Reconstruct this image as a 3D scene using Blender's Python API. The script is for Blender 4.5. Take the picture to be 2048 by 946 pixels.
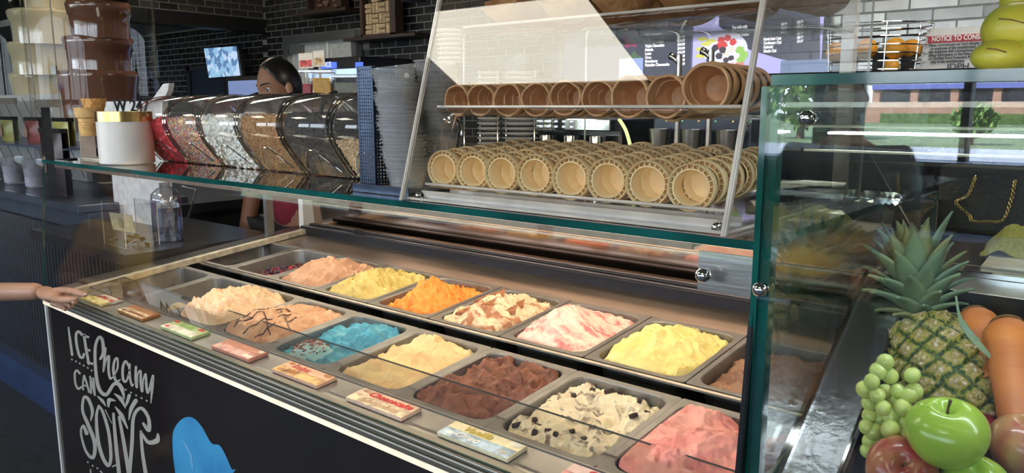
import bpy, bmesh, math, random
from mathutils import Vector, Matrix, Euler, noise
from math import sin, cos, pi, radians as R, sqrt, exp
for o in list(bpy.data.objects): bpy.data.objects.remove(o)
random.seed(7)
SC = bpy.context.scene; COL = SC.collection
# ---------------------------------------------------------------- camera
F = 1550.0; PITCH = R(9.46); YAW = R(40.4); CAM = Vector((0, 0, 1.5))
_fh = Vector((-sin(YAW), cos(YAW), 0)); _r = Vector((cos(YAW), sin(YAW), 0)); _z = Vector((0, 0, 1))
_f = _fh*cos(PITCH)-_z*sin(PITCH); _u = _z*cos(PITCH)+_fh*sin(PITCH)
cd = bpy.data.cameras.new('camera'); cam = bpy.data.objects.new('camera', cd); COL.objects.link(cam)
m = Matrix((_r, _u, -_f)).transposed().to_4x4(); m.translation = CAM; cam.matrix_world = m
cd.sensor_width = 36; cd.lens = F*36/2048; cd.clip_start = .02; cd.clip_end = 400
SC.camera = cam
def ray(px, py): return _f+_r*((px-1024)/F)-_u*((py-473)/F)
def at(px, py, y):      # point seen at a pixel, on the plane y
    d = ray(px, py); return CAM+d*(y/d.y)
def atz(px, py, z):
    d = ray(px, py); return CAM+d*((z-1.5)/d.z)
def atp(px, py, p0, n):
    d = ray(px, py); return CAM+d*((Vector(p0)-CAM).dot(n)/d.dot(n))
# ---------------------------------------------------------------- world, sun, exposure
w = bpy.data.worlds.new('world'); SC.world = w; w.use_nodes = True
nt = w.node_tree; nt.nodes.clear()
wo = nt.nodes.new('ShaderNodeOutputWorld'); wb = nt.nodes.new('ShaderNodeBackground')
tc = nt.nodes.new('ShaderNodeTexCoord'); sx = nt.nodes.new('ShaderNodeSeparateXYZ'); cr = nt.nodes.new('ShaderNodeValToRGB')
cr.color_ramp.elements[0].position = 0.0; cr.color_ramp.elements[0].color = (.85, .92, 1, 1)
cr.color_ramp.elements[1].position = .6; cr.color_ramp.elements[1].color = (.30, .50, .95, 1)
nt.links.new(tc.outputs['Generated'], sx.inputs[0]); nt.links.new(sx.outputs['Z'], cr.inputs[0])
nt.links.new(cr.outputs[0], wb.inputs[0]); wb.inputs[1].default_value = 7.0
nt.links.new(wb.outputs[0], wo.inputs[0])
sl = bpy.data.lights.new('sun', 'SUN'); sl.energy = 26; sl.angle = .01; sl.color = (1, .95, .86)
so = bpy.data.objects.new('sun', sl); COL.objects.link(so); so.rotation_euler = Vector((.35, -.65, -.75)).to_track_quat('-Z', 'Y').to_euler()
SC.view_settings.view_transform = 'Standard'; SC.view_settings.look = 'None'; SC.view_settings.gamma = 1
SC.view_settings.exposure = 0.5
SC.cycles.max_bounces = 9; SC.cycles.transparent_max_bounces = 32; SC.cycles.sample_clamp_indirect = 5
SC.cycles.caustics_reflective = False; SC.cycles.caustics_refractive = False
pl = bpy.data.lights.new('window_portal', 'AREA'); pl.shape = 'RECTANGLE'; pl.size = 10; pl.size_y = 1.5; pl.cycles.is_portal = True
po = bpy.data.objects.new('window_portal', pl); COL.objects.link(po); po.location = (-2, -4.45, 1.85); po.rotation_euler = (R(90), 0, 0)
# ---------------------------------------------------------------- materials
_M = {}
def nodes(name):
    m = bpy.data.materials.new(name); m.use_nodes = True; n = m.node_tree; b = n.nodes['Principled BSDF']; return m, n, b
def mat(name, c=(.5, .5, .5), rough=.5, metal=0, var=.12, scale=30, bump=0, c2=None, detail=3, sss=0, coat=0, trans=0, emit=None, es=0, stretch=None, spec=None, bscale=None, isl=False, obr=0):
    if name in _M: return _M[name]
    m, n, b = nodes(name); L = n.links
    tcn = n.nodes.new('ShaderNodeTexCoord'); src = tcn.outputs['Object']
    if stretch:
        mp = n.nodes.new('ShaderNodeMapping'); mp.inputs['Scale'].default_value = stretch; L.new(src, mp.inputs[0]); src = mp.outputs[0]
    nz = n.nodes.new('ShaderNodeTexNoise'); nz.inputs['Scale'].default_value = scale; nz.inputs['Detail'].default_value = detail; L.new(src, nz.inputs[0])
    ramp = n.nodes.new('ShaderNodeValToRGB')
    if c2 is None: c2 = [x*(1-var) for x in c]; c1 = [min(1, x*(1+var)) for x in c]
    else: c1 = c
    ramp.color_ramp.elements[0].position = .35; ramp.color_ramp.elements[1].position = .65
    ramp.color_ramp.elements[0].color = (*c2, 1); ramp.color_ramp.elements[1].color = (*c1, 1)
    L.new(nz.outputs[0], ramp.inputs[0]); out = ramp.outputs[0]
    if obr:
        oi = n.nodes.new('ShaderNodeObjectInfo'); hs = n.nodes.new('ShaderNodeHueSaturation'); mr = n.nodes.new('ShaderNodeMapRange')
        mr.inputs[3].default_value = 1-obr; mr.inputs[4].default_value = 1+obr
        L.new(oi.outputs['Random'], mr.inputs[0]); L.new(mr.outputs[0], hs.inputs['Value']); L.new(out, hs.inputs['Color']); out = hs.outputs[0]
    L.new(out, b.inputs['Base Color']); b.inputs['Roughness'].default_value = rough; b.inputs['Metallic'].default_value = metal
    if bump:
        n2 = n.nodes.new('ShaderNodeTexNoise'); n2.inputs['Scale'].default_value = bscale or scale*2; n2.inputs['Detail'].default_value = 4; L.new(src, n2.inputs[0])
        bp = n.nodes.new('ShaderNodeBump'); bp.inputs['Strength'].default_value = bump; bp.inputs['Distance'].default_value = .004
        L.new(n2.outputs[0], bp.inputs['Height']); L.new(bp.outputs[0], b.inputs['Normal'])
    if sss: b.inputs['Subsurface Weight'].default_value = sss; b.inputs['Subsurface Radius'].default_value = (.02, .01, .005); b.inputs['Subsurface Scale'].default_value = .5
    if coat: b.inputs['Coat Weight'].default_value = coat; b.inputs['Coat Roughness'].default_value = .05
    if spec is not None: b.inputs['Specular IOR Level'].default_value = spec
    if emit: b.inputs['Emission Color'].default_value = (*emit, 1); b.inputs['Emission Strength'].default_value = es
    _M[name] = m; return m
def glass(name, tint=(.97, .98, .98), k=1.0, rough=0.0, base=.04, milk=0):
    if name in _M: return _M[name]
    m, n, b = nodes(name); L = n.links; n.nodes.remove(b)
    g = n.nodes.new('ShaderNodeNewGeometry'); d = n.nodes.new('ShaderNodeVectorMath'); d.operation = 'DOT_PRODUCT'
    L.new(g.outputs['Incoming'], d.inputs[0]); L.new(g.outputs['Normal'], d.inputs[1])
    def ma(op, a, v=None, sw=False):
        q = n.nodes.new('ShaderNodeMath'); q.operation = op
        if sw: q.inputs[0].default_value = v; L.new(a, q.inputs[1])
        else:
            L.new(a, q.inputs[0])
            if v is not None: q.inputs[1].default_value = v
        return q.outputs[0]
    a = ma('ABSOLUTE', d.outputs['Value']); a = ma('SUBTRACT', a, 1.0, True); a = ma('POWER', a, 5.0)
    a = ma('MULTIPLY', a, (1-base)*k); a = ma('ADD', a, base*k)
    t = n.nodes.new('ShaderNodeBsdfTransparent'); t.inputs[0].default_value = (*tint, 1)
    gl = n.nodes.new('ShaderNodeBsdfGlossy'); gl.inputs['Roughness'].default_value = rough
    mx = n.nodes.new('ShaderNodeMixShader'); L.new(a, mx.inputs[0]); L.new(t.outputs[0], mx.inputs[1]); L.new(gl.outputs[0], mx.inputs[2])
    if milk:
        df = n.nodes.new('ShaderNodeBsdfDiffuse'); df.inputs[0].default_value = (.85, .85, .87, 1); m2 = n.nodes.new('ShaderNodeMixShader'); m2.inputs[0].default_value = milk
        L.new(mx.outputs[0], m2.inputs[1]); L.new(df.outputs[0], m2.inputs[2]); mx = m2
    L.new(mx.outputs[0], n.nodes['Material Output'].inputs[0]); _M[name] = m; return m
def emis(name, c=(1, 1, 1), s=1):
    if name in _M: return _M[name]
    m, n, b = nodes(name); b.inputs['Base Color'].default_value = (0.02, .02, .02, 1); b.inputs['Roughness'].default_value = .3
    b.inputs['Emission Color'].default_value = (*c, 1); b.inputs['Emission Strength'].default_value = s; _M[name] = m; return m
def confetti(name, cols, rough=.4):     # one colour per loose piece of the mesh
    if name in _M: return _M[name]
    m, n, b = nodes(name); g = n.nodes.new('ShaderNodeNewGeometry'); r = n.nodes.new('ShaderNodeValToRGB'); e = r.color_ramp; e.interpolation = 'CONSTANT'
    while len(e.elements) < len(cols): e.elements.new(.5)
    for i, c in enumerate(cols): e.elements[i].position = i/len(cols); e.elements[i].color = (*c, 1)
    n.links.new(g.outputs['Random Per Island'], r.inputs[0]); n.links.new(r.outputs[0], b.inputs['Base Color']); b.inputs['Roughness'].default_value = rough
    _M[name] = m; return m
def voro(name, cols, scale, rough=.5, bump=.6):
    if name in _M: return _M[name]
    m, n, b = nodes(name); L = n.links; tcn = n.nodes.new('ShaderNodeTexCoord')
    v = n.nodes.new('ShaderNodeTexVoronoi'); v.inputs['Scale'].default_value = scale; L.new(tcn.outputs['Object'], v.inputs['Vector'])
    s = n.nodes.new('ShaderNodeSeparateColor'); L.new(v.outputs['Color'], s.inputs[0])
    r = n.nodes.new('ShaderNodeValToRGB'); e = r.color_ramp; e.interpolation = 'CONSTANT'
    while len(e.elements) < len(cols): e.elements.new(.5)
    for i, c in enumerate(cols): e.elements[i].position = i/len(cols); e.elements[i].color = (*c, 1)
    L.new(s.outputs[0], r.inputs[0]); L.new(r.outputs[0], b.inputs['Base Color']); b.inputs['Roughness'].default_value = rough
    bp = n.nodes.new('ShaderNodeBump'); bp.invert = True; bp.inputs['Strength'].default_value = bump; bp.inputs['Distance'].default_value = .004
    L.new(v.outputs['Distance'], bp.inputs['Height']); L.new(bp.outputs[0], b.inputs['Normal']); _M[name] = m; return m
def attrmat(name, stops, rough=.5, sss=0, bump=0, scale=200):      # colour from the mesh's own 'tone' attribute (skin pattern)
    if name in _M: return _M[name]
    m, n, b = nodes(name); L = n.links; a = n.nodes.new('ShaderNodeAttribute'); a.attribute_name = 'tone'
    r = n.nodes.new('ShaderNodeValToRGB'); e = r.color_ramp
    while len(e.elements) < len(stops): e.elements.new(.5)
    for i, (p, c) in enumerate(stops): e.elements[i].position = p; e.elements[i].color = (*c, 1)
    L.new(a.outputs['Fac'], r.inputs[0]); L.new(r.outputs[0], b.inputs['Base Color']); b.inputs['Roughness'].default_value = rough
    if sss: b.inputs['Subsurface Weight'].default_value = sss; b.inputs['Subsurface Radius'].default_value = (.01, .008, .004)
    if bump:
        tcn = n.nodes.new('ShaderNodeTexCoord'); z = n.nodes.new('ShaderNodeTexNoise'); z.inputs['Scale'].default_value = scale; L.new(tcn.outputs['Object'], z.inputs[0])
        bp = n.nodes.new('ShaderNodeBump'); bp.inputs['Strength'].default_value = bump; bp.inputs['Distance'].default_value = .003
        L.new(z.outputs[0], bp.inputs['Height']); L.new(bp.outputs[0], b.inputs['Normal'])
    _M[name] = m; return m
STEEL = mat('brushed_steel', (.56, .55, .53), .28, 1, .06, 6, stretch=(1, 30, 30), bump=.05)
DSTEEL = mat('dull_pan_steel', (.25, .245, .235), .45, .8, .1, 20)
CHROME = mat('chrome', (.8, .8, .8), .08, 1, .02)
BLACK = mat('black_plastic', (.012, .012, .014), .25, 0, .2)
MATTE = mat('matte_black', (.02, .02, .022), .6, 0, .2)
WHITE = mat('white_paint', (.8, .78, .74), .4, 0, .03)
GL = glass('clear_glass'); TEAL = mat('green_glass_edge', (.005, .075, .07), .12, 0, .3, 8, coat=.6)
ACR = glass('acrylic', (.995, .992, .985)); ACRE = mat('acrylic_edge', (.62, .56, .50), .18, 0, .15, 15, coat=.5)
# ---------------------------------------------------------------- object helpers
def wm(o):
    m = o.matrix_basis.copy(); p = o.parent
    while p: m = p.matrix_basis @ m; p = p.parent
    return m
def tag(o, label=None, cat=None, group=None, kind=None):
    if label: o['label'] = label
    if cat: o['category'] = cat
    if group: o['group'] = group
    if kind: o['kind'] = kind
    return o
def thing(name, label, cat, loc=(0, 0, 0), rot=(0, 0, 0), group=None):
    o = bpy.data.objects.new(name, None); COL.objects.link(o); o.location = loc; o.rotation_euler = rot; o.empty_display_size = .05
    return tag(o, label, cat, group)
def copy_tree(o, parent=None):
    c = o.copy(); COL.objects.link(c); c.parent = parent
    for ch in list(o.children):
        copy_tree(ch, c)
    return c
class MB:
    def __init__(s): s.v = []; s.f = []; s.mi = []; s.cur = 0
    def add(s, vs, fs):
        b = len(s.v); s.v += [Vector(v) for v in vs]; s.f += [[b+i for i in f] for f in fs]; s.mi += [s.cur]*len(fs); return s
    def box(s, c, d, rot=None, bev=0):
        x, y, z = d[0]/2, d[1]/2, d[2]/2; M = (Euler(rot).to_matrix() if rot is not None and not isinstance(rot, Matrix) else (rot or Matrix.Identity(3))); c = Vector(c)
        if bev:
            bm = bmesh.new(); bmesh.ops.create_cube(bm, size=1)
            for v in bm.verts: v.co = Vector((v.co.x*2*x, v.co.y*2*y, v.co.z*2*z))
            bmesh.ops.bevel(bm, geom=bm.edges[:], offset=bev, segments=2, affect='EDGES', profile=.7); bm.verts.index_update()
            s.add([c+M@v.co for v in bm.verts], [[q.index for q in f.verts] for f in bm.faces]); bm.free(); return s
        vs = [c+M@Vector((a*x, b*y, e*z)) for a in (-1, 1) for b in (-1, 1) for e in (-1, 1)]
        return s.add(vs, [(0, 1, 3, 2), (4, 6, 7, 5), (0, 4, 5, 1), (2, 3, 7, 6), (0, 2, 6, 4), (1, 5, 7, 3)])
    def bb(s, x0, x1, y0, y1, z0, z1, bev=0): return s.box(((x0+x1)/2, (y0+y1)/2, (z0+z1)/2), (x1-x0, y1-y0, z1-z0), bev=bev)
    def lathe(s, prof, c=(0, 0, 0), n=32, M=None, fn=None):    # prof: (r, z)
        c = Vector(c); M = M or Matrix.Identity(3); vs = []
        for (r, z) in prof:
            for k in range(n):
                a = 2*pi*k/n; p = Vector((r*cos(a), r*sin(a), z))
                if fn: p = fn(p, a)
                vs.append(c+M@p)
        fs = [(i*n+k, i*n+(k+1) % n, (i+1)*n+(k+1) % n, (i+1)*n+k) for i in range(len(prof)-1) for k in range(n)]
        return s.add(vs, fs)
    def tube(s, pts, r, n=10, cap=True, closed=False):
        pts = [Vector(p) for p in pts]; N = len(pts); rr = r if isinstance(r, (list, tuple)) else [r]*N; vs = []; up = None
        for i, p in enumerate(pts):
            if closed: t = (pts[(i+1) % N]-pts[i-1]).normalized()
            else: t = (pts[min(i+1, N-1)]-pts[max(i-1, 0)]).normalized()
            if up is None: up = t.orthogonal().normalized()
            else:
                up = up-t*up.dot(t); up = up.normalized() if up.length > 1e-6 else t.orthogonal().normalized()
            b = t.cross(up)
            for k in range(n):
                a = 2*pi*k/n; vs.append(p+(up*cos(a)+b*sin(a))*rr[i])
        fs = [(i*n+k, i*n+(k+1) % n, (i+1)*n+(k+1) % n, (i+1)*n+k) for i in range(N-1) for k in range(n)]
        if closed: fs += [((N-1)*n+k, (N-1)*n+(k+1) % n, (k+1) % n, k) for k in range(n)]
        elif cap: fs += [list(range(n))[::-1], [(N-1)*n+k for k in range(n)]]
        return s.add(vs, fs)
    def prism(s, poly, d):        # poly: 3d points, extruded by vector d
        n = len(poly); d = Vector(d); P = [Vector(p) for p in poly]
        return s.add(P+[p+d for p in P], [list(range(n))[::-1], [n+i for i in range(n)]]+[(i, (i+1) % n, n+(i+1) % n, n+i) for i in range(n)])
    def sphere(s, c, r, n=16, m=10, sc=(1, 1, 1), M=None):
        pr = [(r*sin(pi*i/m)+1e-5, -r*cos(pi*i/m)) for i in range(m+1)]
        return s.lathe(pr, c, n, M, lambda p, a: Vector((p.x*sc[0], p.y*sc[1], p.z*sc[2])))
    def build(s, name, mats, parent=None, smooth=False, local=False, bevel=0, kind=None, label=None, fixn=True):
        me = bpy.data.meshes.new(name); me.from_pydata(s.v, [], s.f)
        for m_ in (mats if isinstance(mats, (list, tuple)) else [mats]): me.materials.append(m_)
        for p, i in zip(me.polygons, s.mi): p.material_index = i; p.use_smooth = smooth
        if fixn:
            bm = bmesh.new(); bm.from_mesh(me); bmesh.ops.recalc_face_normals(bm, faces=bm.faces[:]); bm.to_mesh(me); bm.free()
        if smooth == 'auto' or smooth:
            try: me.set_sharp_from_angle(angle=R(40))
            except Exception: pass
        o = bpy.data.objects.new(name, me); COL.objects.link(o)
        if parent:
            o.parent = parent
            if not local: me.transform(wm(parent).inverted())
        if bevel:
            b = o.modifiers.new('bevel', 'BEVEL'); b.width = bevel; b.segments = 2; b.limit_method = 'ANGLE'
        if kind: o['kind'] = kind
        if label: o['label'] = label
        return o
def struct(o): o['kind'] = 'structure'; return o
def pane(name, corners, thick, parent=None, gm=None, em=None, **k):   # glass sheet: corners (4 points), thickness along its normal; edges get the edge material
    P = [Vector(c) for c in corners]; n = (P[1]-P[0]).cross(P[3]-P[0]).normalized()*thick; b = MB()
    b.add(P+[p+n for p in P], [(3, 2, 1, 0), (4, 5, 6, 7)]); b.cur = 1
    b.add(P+[p+n for p in P], [(0, 1, 5, 4), (1, 2, 6, 5), (2, 3, 7, 6), (3, 0, 4, 7)])
    me_o = b.build(name, [gm or GL, em or TEAL], parent, fixn=False, **k)
    bm = bmesh.new(); bm.from_mesh(me_o.data); bmesh.ops.remove_doubles(bm, verts=bm.verts[:], dist=1e-6); bmesh.ops.recalc_face_normals(bm, faces=bm.faces[:]); bm.to_mesh(me_o.data); bm.free()
    return me_o
def text(s, size, M, mt, parent, name='lettering', shear=0, align='LEFT', sx=1.0, depth=.0004, bold=0, label=None):
    c = bpy.data.curves.new(name, 'FONT'); c.body = s; c.size = size; c.shear = shear; c.align_x = align; c.extrude = depth; c.offset = bold; c.resolution_u = 3
    o = bpy.data.objects.new(name, c); COL.objects.link(o); dg = bpy.context.evaluated_depsgraph_get(); dg.update()
    me = bpy.data.meshes.new_from_object(o.evaluated_get(dg)); bpy.data.objects.remove(o); bpy.data.curves.remove(c)
    me.transform(M @ Matrix.Diagonal((sx, 1, 1, 1))); me.materials.clear(); me.materials.append(mt); me.name = name
    o = bpy.data.objects.new(name, me); COL.objects.link(o)
    if parent: o.parent = parent; me.transform(wm(parent).inverted())
    if label: o['label'] = label
    return o
def frame(o, xd, yd):     # matrix with origin o, x along xd, y along yd
    x = Vector(xd).normalized(); z = x.cross(Vector(yd)).normalized(); y = z.cross(x); m = Matrix((x, y, z)).transposed().to_4x4(); m.translation = Vector(o); return m
def cat(pts, k=6):       # Catmull-Rom
    P = [Vector(p) for p in pts]; out = []
    for i in range(len(P)-1):
        a, b, c, d = P[max(i-1, 0)], P[i], P[i+1], P[min(i+2, len(P)-1)]
        for j in range(k):
            t = j/k; out.append(.5*((2*b)+(c-a)*t+(2*a-5*b+4*c-d)*t*t+(3*b-a-3*c+d)*t**3))
    return out+[P[-1]]
def fbm(x, y, z=0, o=3):
    s = 0; a = 1
    for i in range(o): s += a*noise.noise(Vector((x, y, z+i*7.3))); x *= 2; y *= 2; a *= .5
    return s
ORD = ['first', 'second', 'third', 'fourth', 'fifth', 'sixth', 'seventh', 'eighth', 'ninth', 'tenth', 'eleventh', 'twelfth', 'thirteenth', 'fourteenth', 'fifteenth', 'sixteenth', 'seventeenth', 'eighteenth', 'nineteenth', 'twentieth']
ORD += ['twenty-'+w_ for w_ in ORD[:9]]
def skinned(joints, edges, rad, sub=2, root=0):     # skin-modifier surface -> mesh data (verts, faces)
    me = bpy.data.meshes.new('skin'); me.from_pydata([Vector(j) for j in joints], edges, []); o = bpy.data.objects.new('skin', me); COL.objects.link(o)
    o.modifiers.new('s', 'SKIN'); ly = me.skin_vertices[0].data
    for i, r in enumerate(rad): ly[i].radius = (r, r) if not isinstance(r, tuple) else r; ly[i].use_root = (i == root)
    q = o.modifiers.new('u', 'SUBSURF'); q.levels = sub; q.render_levels = sub
    dg = bpy.context.evaluated_depsgraph_get(); dg.update(); r = bpy.data.meshes.new_from_object(o.evaluated_get(dg))
    vs = [v.co.copy() for v in r.vertices]; fs = [list(p.vertices) for p in r.polygons]
    bpy.data.objects.remove(o); bpy.data.meshes.remove(r); return vs, fs
# ================================================================ SETTING
BRICK = mat('dark_glazed_brick', (.035, .033, .036), .22, .35, .3, 9, obr=.45, coat=.3)
GROUT = mat('grey_grout', (.20, .195, .19), .8)
FLOORM = mat('charcoal_floor', (.035, .037, .042), .55, 0, .25, 25, bump=.1)
struct(MB().bb(-11, 4, -4.6, 6, -.1, 0).build('floor', FLOORM))
CEIL = mat('ceiling_tile', (.42, .41, .39), .85, 0, .06, 8)
struct(MB().bb(-11, 4, -4.6, 6, 2.8, 2.9).build('ceiling', CEIL))
wbk = struct(MB().bb(-6.3, -1.72, 4.0, 4.1, 0, 2.8).build('wall_back', GROUT))
wal = struct(MB().bb(-11, -6.3, 4.0, 4.1, 0, 2.8).build('wall_alcove', GROUT))
wrt = struct(MB().bb(-1.72, 4, 4.0, 4.1, 0, 2.8).build('wall_back_right', mat('silver_grout', (.3, .3, .3), .7)))
struct(MB().bb(-11.1, -11, -4.6, 4.1, 0, 2.8).build('wall_left', mat('dark_wall', (.05, .048, .05), .7)))
struct(MB().bb(4, 4.1, -4.6, 6, 0, 2.8).build('wall_right', mat('taupe_wall', (.25, .23, .21), .8)))
wbh = struct(MB().bb(-6.42, -6.32, 2.7, 4.0, 2.2, 2.8).build('wall_bulkhead', GROUT))
struct(MB().bb(-6.46, -6.28, 2.7, 3.99, 2.16, 2.27).build('trim_beam', mat('black_beam', (.01, .009, .009), .5)))
struct(MB().bb(-11, -6.42, 2.7, 4.0, 2.27, 2.33).build('ceiling_alcove', CEIL))
def bricks(parent, x0, x1, z0, z1, y, w, h, mt, skip=(), side=False, lim=300):
    me = None; n = 0; r = 0; z = z0
    while z < z1 and n < lim:
        x = x0-(w/2 if r % 2 else 0)
        while x < x1 and n < lim:
            cx, cz = x+w/2, z+h/2
            if not any(a < cx < b and c < cz < d for a, b, c, d in skip):
                if me is None:
                    o = MB().box((0, 0, 0), (w-.009, .008, h-.007), bev=.0015).build('brick', mt); me = o.data
                else: o = bpy.data.objects.new('brick', me); COL.objects.link(o)
                o.parent = parent
                if side: o.location = (y, cx, cz); o.rotation_euler = (random.uniform(-.006, .006), random.uniform(-.006, .006), R(90))
                else: o.location = (cx, y, cz); o.rotation_euler = (random.uniform(-.01, .01), 0, random.uniform(-.01, .01))
                n += 1
            x += w
        z += h; r += 1
bricks(wbk, -6.28, -4.1, 1.3, 2.42, 4.002, .157, .054, BRICK, skip=[(-5.95, -4.93, 1.1, 2.1)])
bricks(wal, -8.7, -6.35, 1.5, 2.24, 4.002, .157, .054, BRICK)
bricks(wbh, 2.75, 4.0, 2.28, 2.62, -6.322, .157, .054, mat('brown_glazed_brick', (.09, .075, .065), .2, .4, .3, 9, obr=.4), side=True)
bricks(wrt, -1.7, .3, 1.55, 2.2, 4.002, .20, .056, mat('silver_tile', (.32, .31, .295), .26, 1, .12, 6, obr=.35, stretch=(3, 1, 1)))
def brick_rest(parent, x0, x1, z0, z1, y, w, h, mt, skip):
    b = MB(); r = 0; z = z0
    while z < z1:
        x = x0-(w/2 if r % 2 else 0)
        while x < x1:
            cx, cz = x+w/2, z+h/2
            if not any(A < cx < B and C_ < cz < D for A, B, C_, D in skip): b.box((cx, y, cz), (w-.009, .008, h-.007))
            x += w
        z += h; r += 1
    b.build('brick_course', mt, parent, kind='stuff')
brick_rest(wbk, -6.28, -1.75, 1.3-.054*8, 2.78, 4.002, .157, .054, BRICK, [(-5.95, -4.93, 1.1, 2.1), (-6.36, -4.03, 1.3, 2.42)])
brick_rest(wal, -10.9, -6.35, 1.5-.054*12, 2.24, 4.002, .157, .054, BRICK, [(-8.78, -6.2, 1.5, 2.26), (-7.65, -6.86, 0, 1.9)])
brick_rest(wrt, -1.7, 3.8, 1.55-.056*6, 2.75, 4.002, .20, .056, mat('silver_tile'), [(-1.8, .4, 1.55, 2.2)])
# pass-through window with steel frame
wp = struct(MB().bb(-5.93, -4.95, 3.93, 3.985, 2.03, 2.10).bb(-5.93, -5.87, 3.93, 3.985, 1.1, 2.03).bb(-5.0, -4.94, 3.93, 3.985, 1.1, 2.03).build('window_1', STEEL))
MB().bb(-5.87, -5.0, 3.975, 3.99, 1.1, 2.03).build('pane', mat('pale_room_beyond', (.5, .5, .5), .5), wp)
for x in (-5.72, -5.36): MB().bb(x, x+.025, 3.96, 3.975, 1.1, 2.03).build('mullion', WHITE, wp)
MB().bb(-5.86, -5.68, 3.94, 3.975, 1.95, 2.02).build('latch_plate', DSTEEL, wp)
# street side behind the camera: window wall, lawn and buildings, seen only as reflections
ww = struct(MB().bb(-11, 4, -4.6, -4.5, 2.6, 2.8).bb(-11, 4, -4.6, -4.5, 0, 1.12).build('wall_street', mat('street_wall', (.2, .19, .18), .7)))
for x0_, x1_ in ((-11, -10.8), (-8.0, -7.9), (-4.9, -4.8), (-2.2, -1.85), (-1.17, -1.12), (.9, 1.0), (3.0, 3.1)): MB().bb(x0_, x1_, -4.62, -4.48, 1.12, 2.6).build('mullion', MATTE, ww)
gw = MB().bb(-11, 4, -4.552, -4.548, 1.12, 2.6).build('window_2', glass('window_glass', (.93, .95, .95))); struct(gw)
struct(MB().bb(-11, 4, -4.5, -4.3, 1.09, 1.12).build('trim_sill', mat('sill_white', (.6, .6, .6), .4)))
struct(MB().bb(-150, 120, -160, -4.61, -.12, -.07).build('floor_lawn', mat('lawn_green', (.13, .17, .07), .9, 0, .2, .6)))
struct(MB().bb(-150, 120, -32, -21, -.07, -.04).build('floor_road', mat('asphalt', (.36, .36, .37), .9)))
bd = thing('restaurant_building', 'low brick building with blue awning and white upper wall across the street', 'building', (-8, -84, 0))
BR = mat('orange_brick', (.36, .20, .14), .85)
MB().bb(-25.5, 14, -86, -84, -.07, 2.0).build('base_wall', BR, bd); MB().bb(-24.5, 14, -92, -86.2, 2.0, 3.4).build('back_wall', mat('dim_interior', (.12, .12, .14), .6), bd)
MB().bb(-24.5, 14, -86, -84.5, 3.3, 3.8).build('awning', mat('blue_awning', (.12, .14, .42), .6), bd); MB().bb(-25.5, 14, -92, -85, 3.8, 6).build('upper_wall', WHITE, bd)
for i in range(11): MB().bb(-24.5+i*3.6, -23.8+i*3.6, -85.6, -84.8, 2.0, 3.3).build('brick_pillar', BR, bd)
tag(MB().bb(-23, 14, -83.9, -82.5, -.07, .9).build('hedge', mat('hedge_green', (.07, .12, .03), .9, 0, .4, 2)), 'long clipped hedge along the base of the brick building', 'hedge')
def ball_tree(x, y, s, zc, lab, gp='trees across the street'):
    t = thing('tree', lab, 'tree', (x, y, -.07), group=gp); MB().tube([(x, y, -.07), (x+.05*s, y, zc)], [.09*s, .05*s]).build('trunk', mat('bark', (.12, .08, .05), .9), t)
    b = MB(); rr = random.Random(int(x*10)+5)
    for i in range(420):
        v = Vector((rr.gauss(0, 1), rr.gauss(0, 1), rr.gauss(0, 1))).normalized()*s*rr.uniform(.5, 1); c = Vector((x, y, zc))+Vector((v.x, v.y, v.z*.85))
        a = Vector((rr.gauss(0, 1), rr.gauss(0, 1), rr.gauss(0, 1))).normalized()*.17*s; q = a.orthogonal().normalized()*.14*s
        b.add([c-a, c+q, c+a, c-q], [(0, 1, 2, 3)])
    b.build('foliage', mat('tree_leaf', (.16, .27, .07), .7, 0, .4, 3), t, kind='stuff')
ball_tree(-14.6, -38, 2.2, 2.4, 'big round green tree across the street'); ball_tree(-6.6, -36, .9, 1.0, 'small bushy tree on the lawn')
dt = thing('dining_table', 'black dining table by the street window', 'table', (-1.1, -3.1, 0))
MB().bb(-1.7, -.5, -3.5, -2.7, .72, .75).build('table_top', MATTE, dt); MB().tube([(-1.1, -3.1, 0), (-1.1, -3.1, .72)], .04).build('leg', MATTE, dt)
def chair(x, y, rz, lab):
    t = thing('dining_chair', lab, 'chair', (x, y, 0), (0, 0, rz), 'chairs by the street window'); cm = mat('blue_grey_vinyl', (.12, .16, .26), .4)
    MB().bb(-.2, .2, -.2, .2, .43, .48, .015).build('seat', cm, t, local=True)
    MB().add([(.2*cos(a), -.17-.05*sin(a), z) for z in (.5, .9) for a in [pi*k/8 for k in range(9)]], [(k, k+1, k+10, k+9) for k in range(8)]).build('backrest', cm, t, smooth=True, local=True)
    for a in (-.17, .17):
        for b in (-.17, .17): MB().tube([(a, b, 0), (a, b, .43)], .014, 6).build('leg', CHROME, t, local=True)
chair(-1.5, -2.4, pi, 'blue grey chair with curved back, left one at the dining table'); chair(-.8, -2.4, pi, 'blue grey chair with curved back, right one at the dining table')
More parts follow.
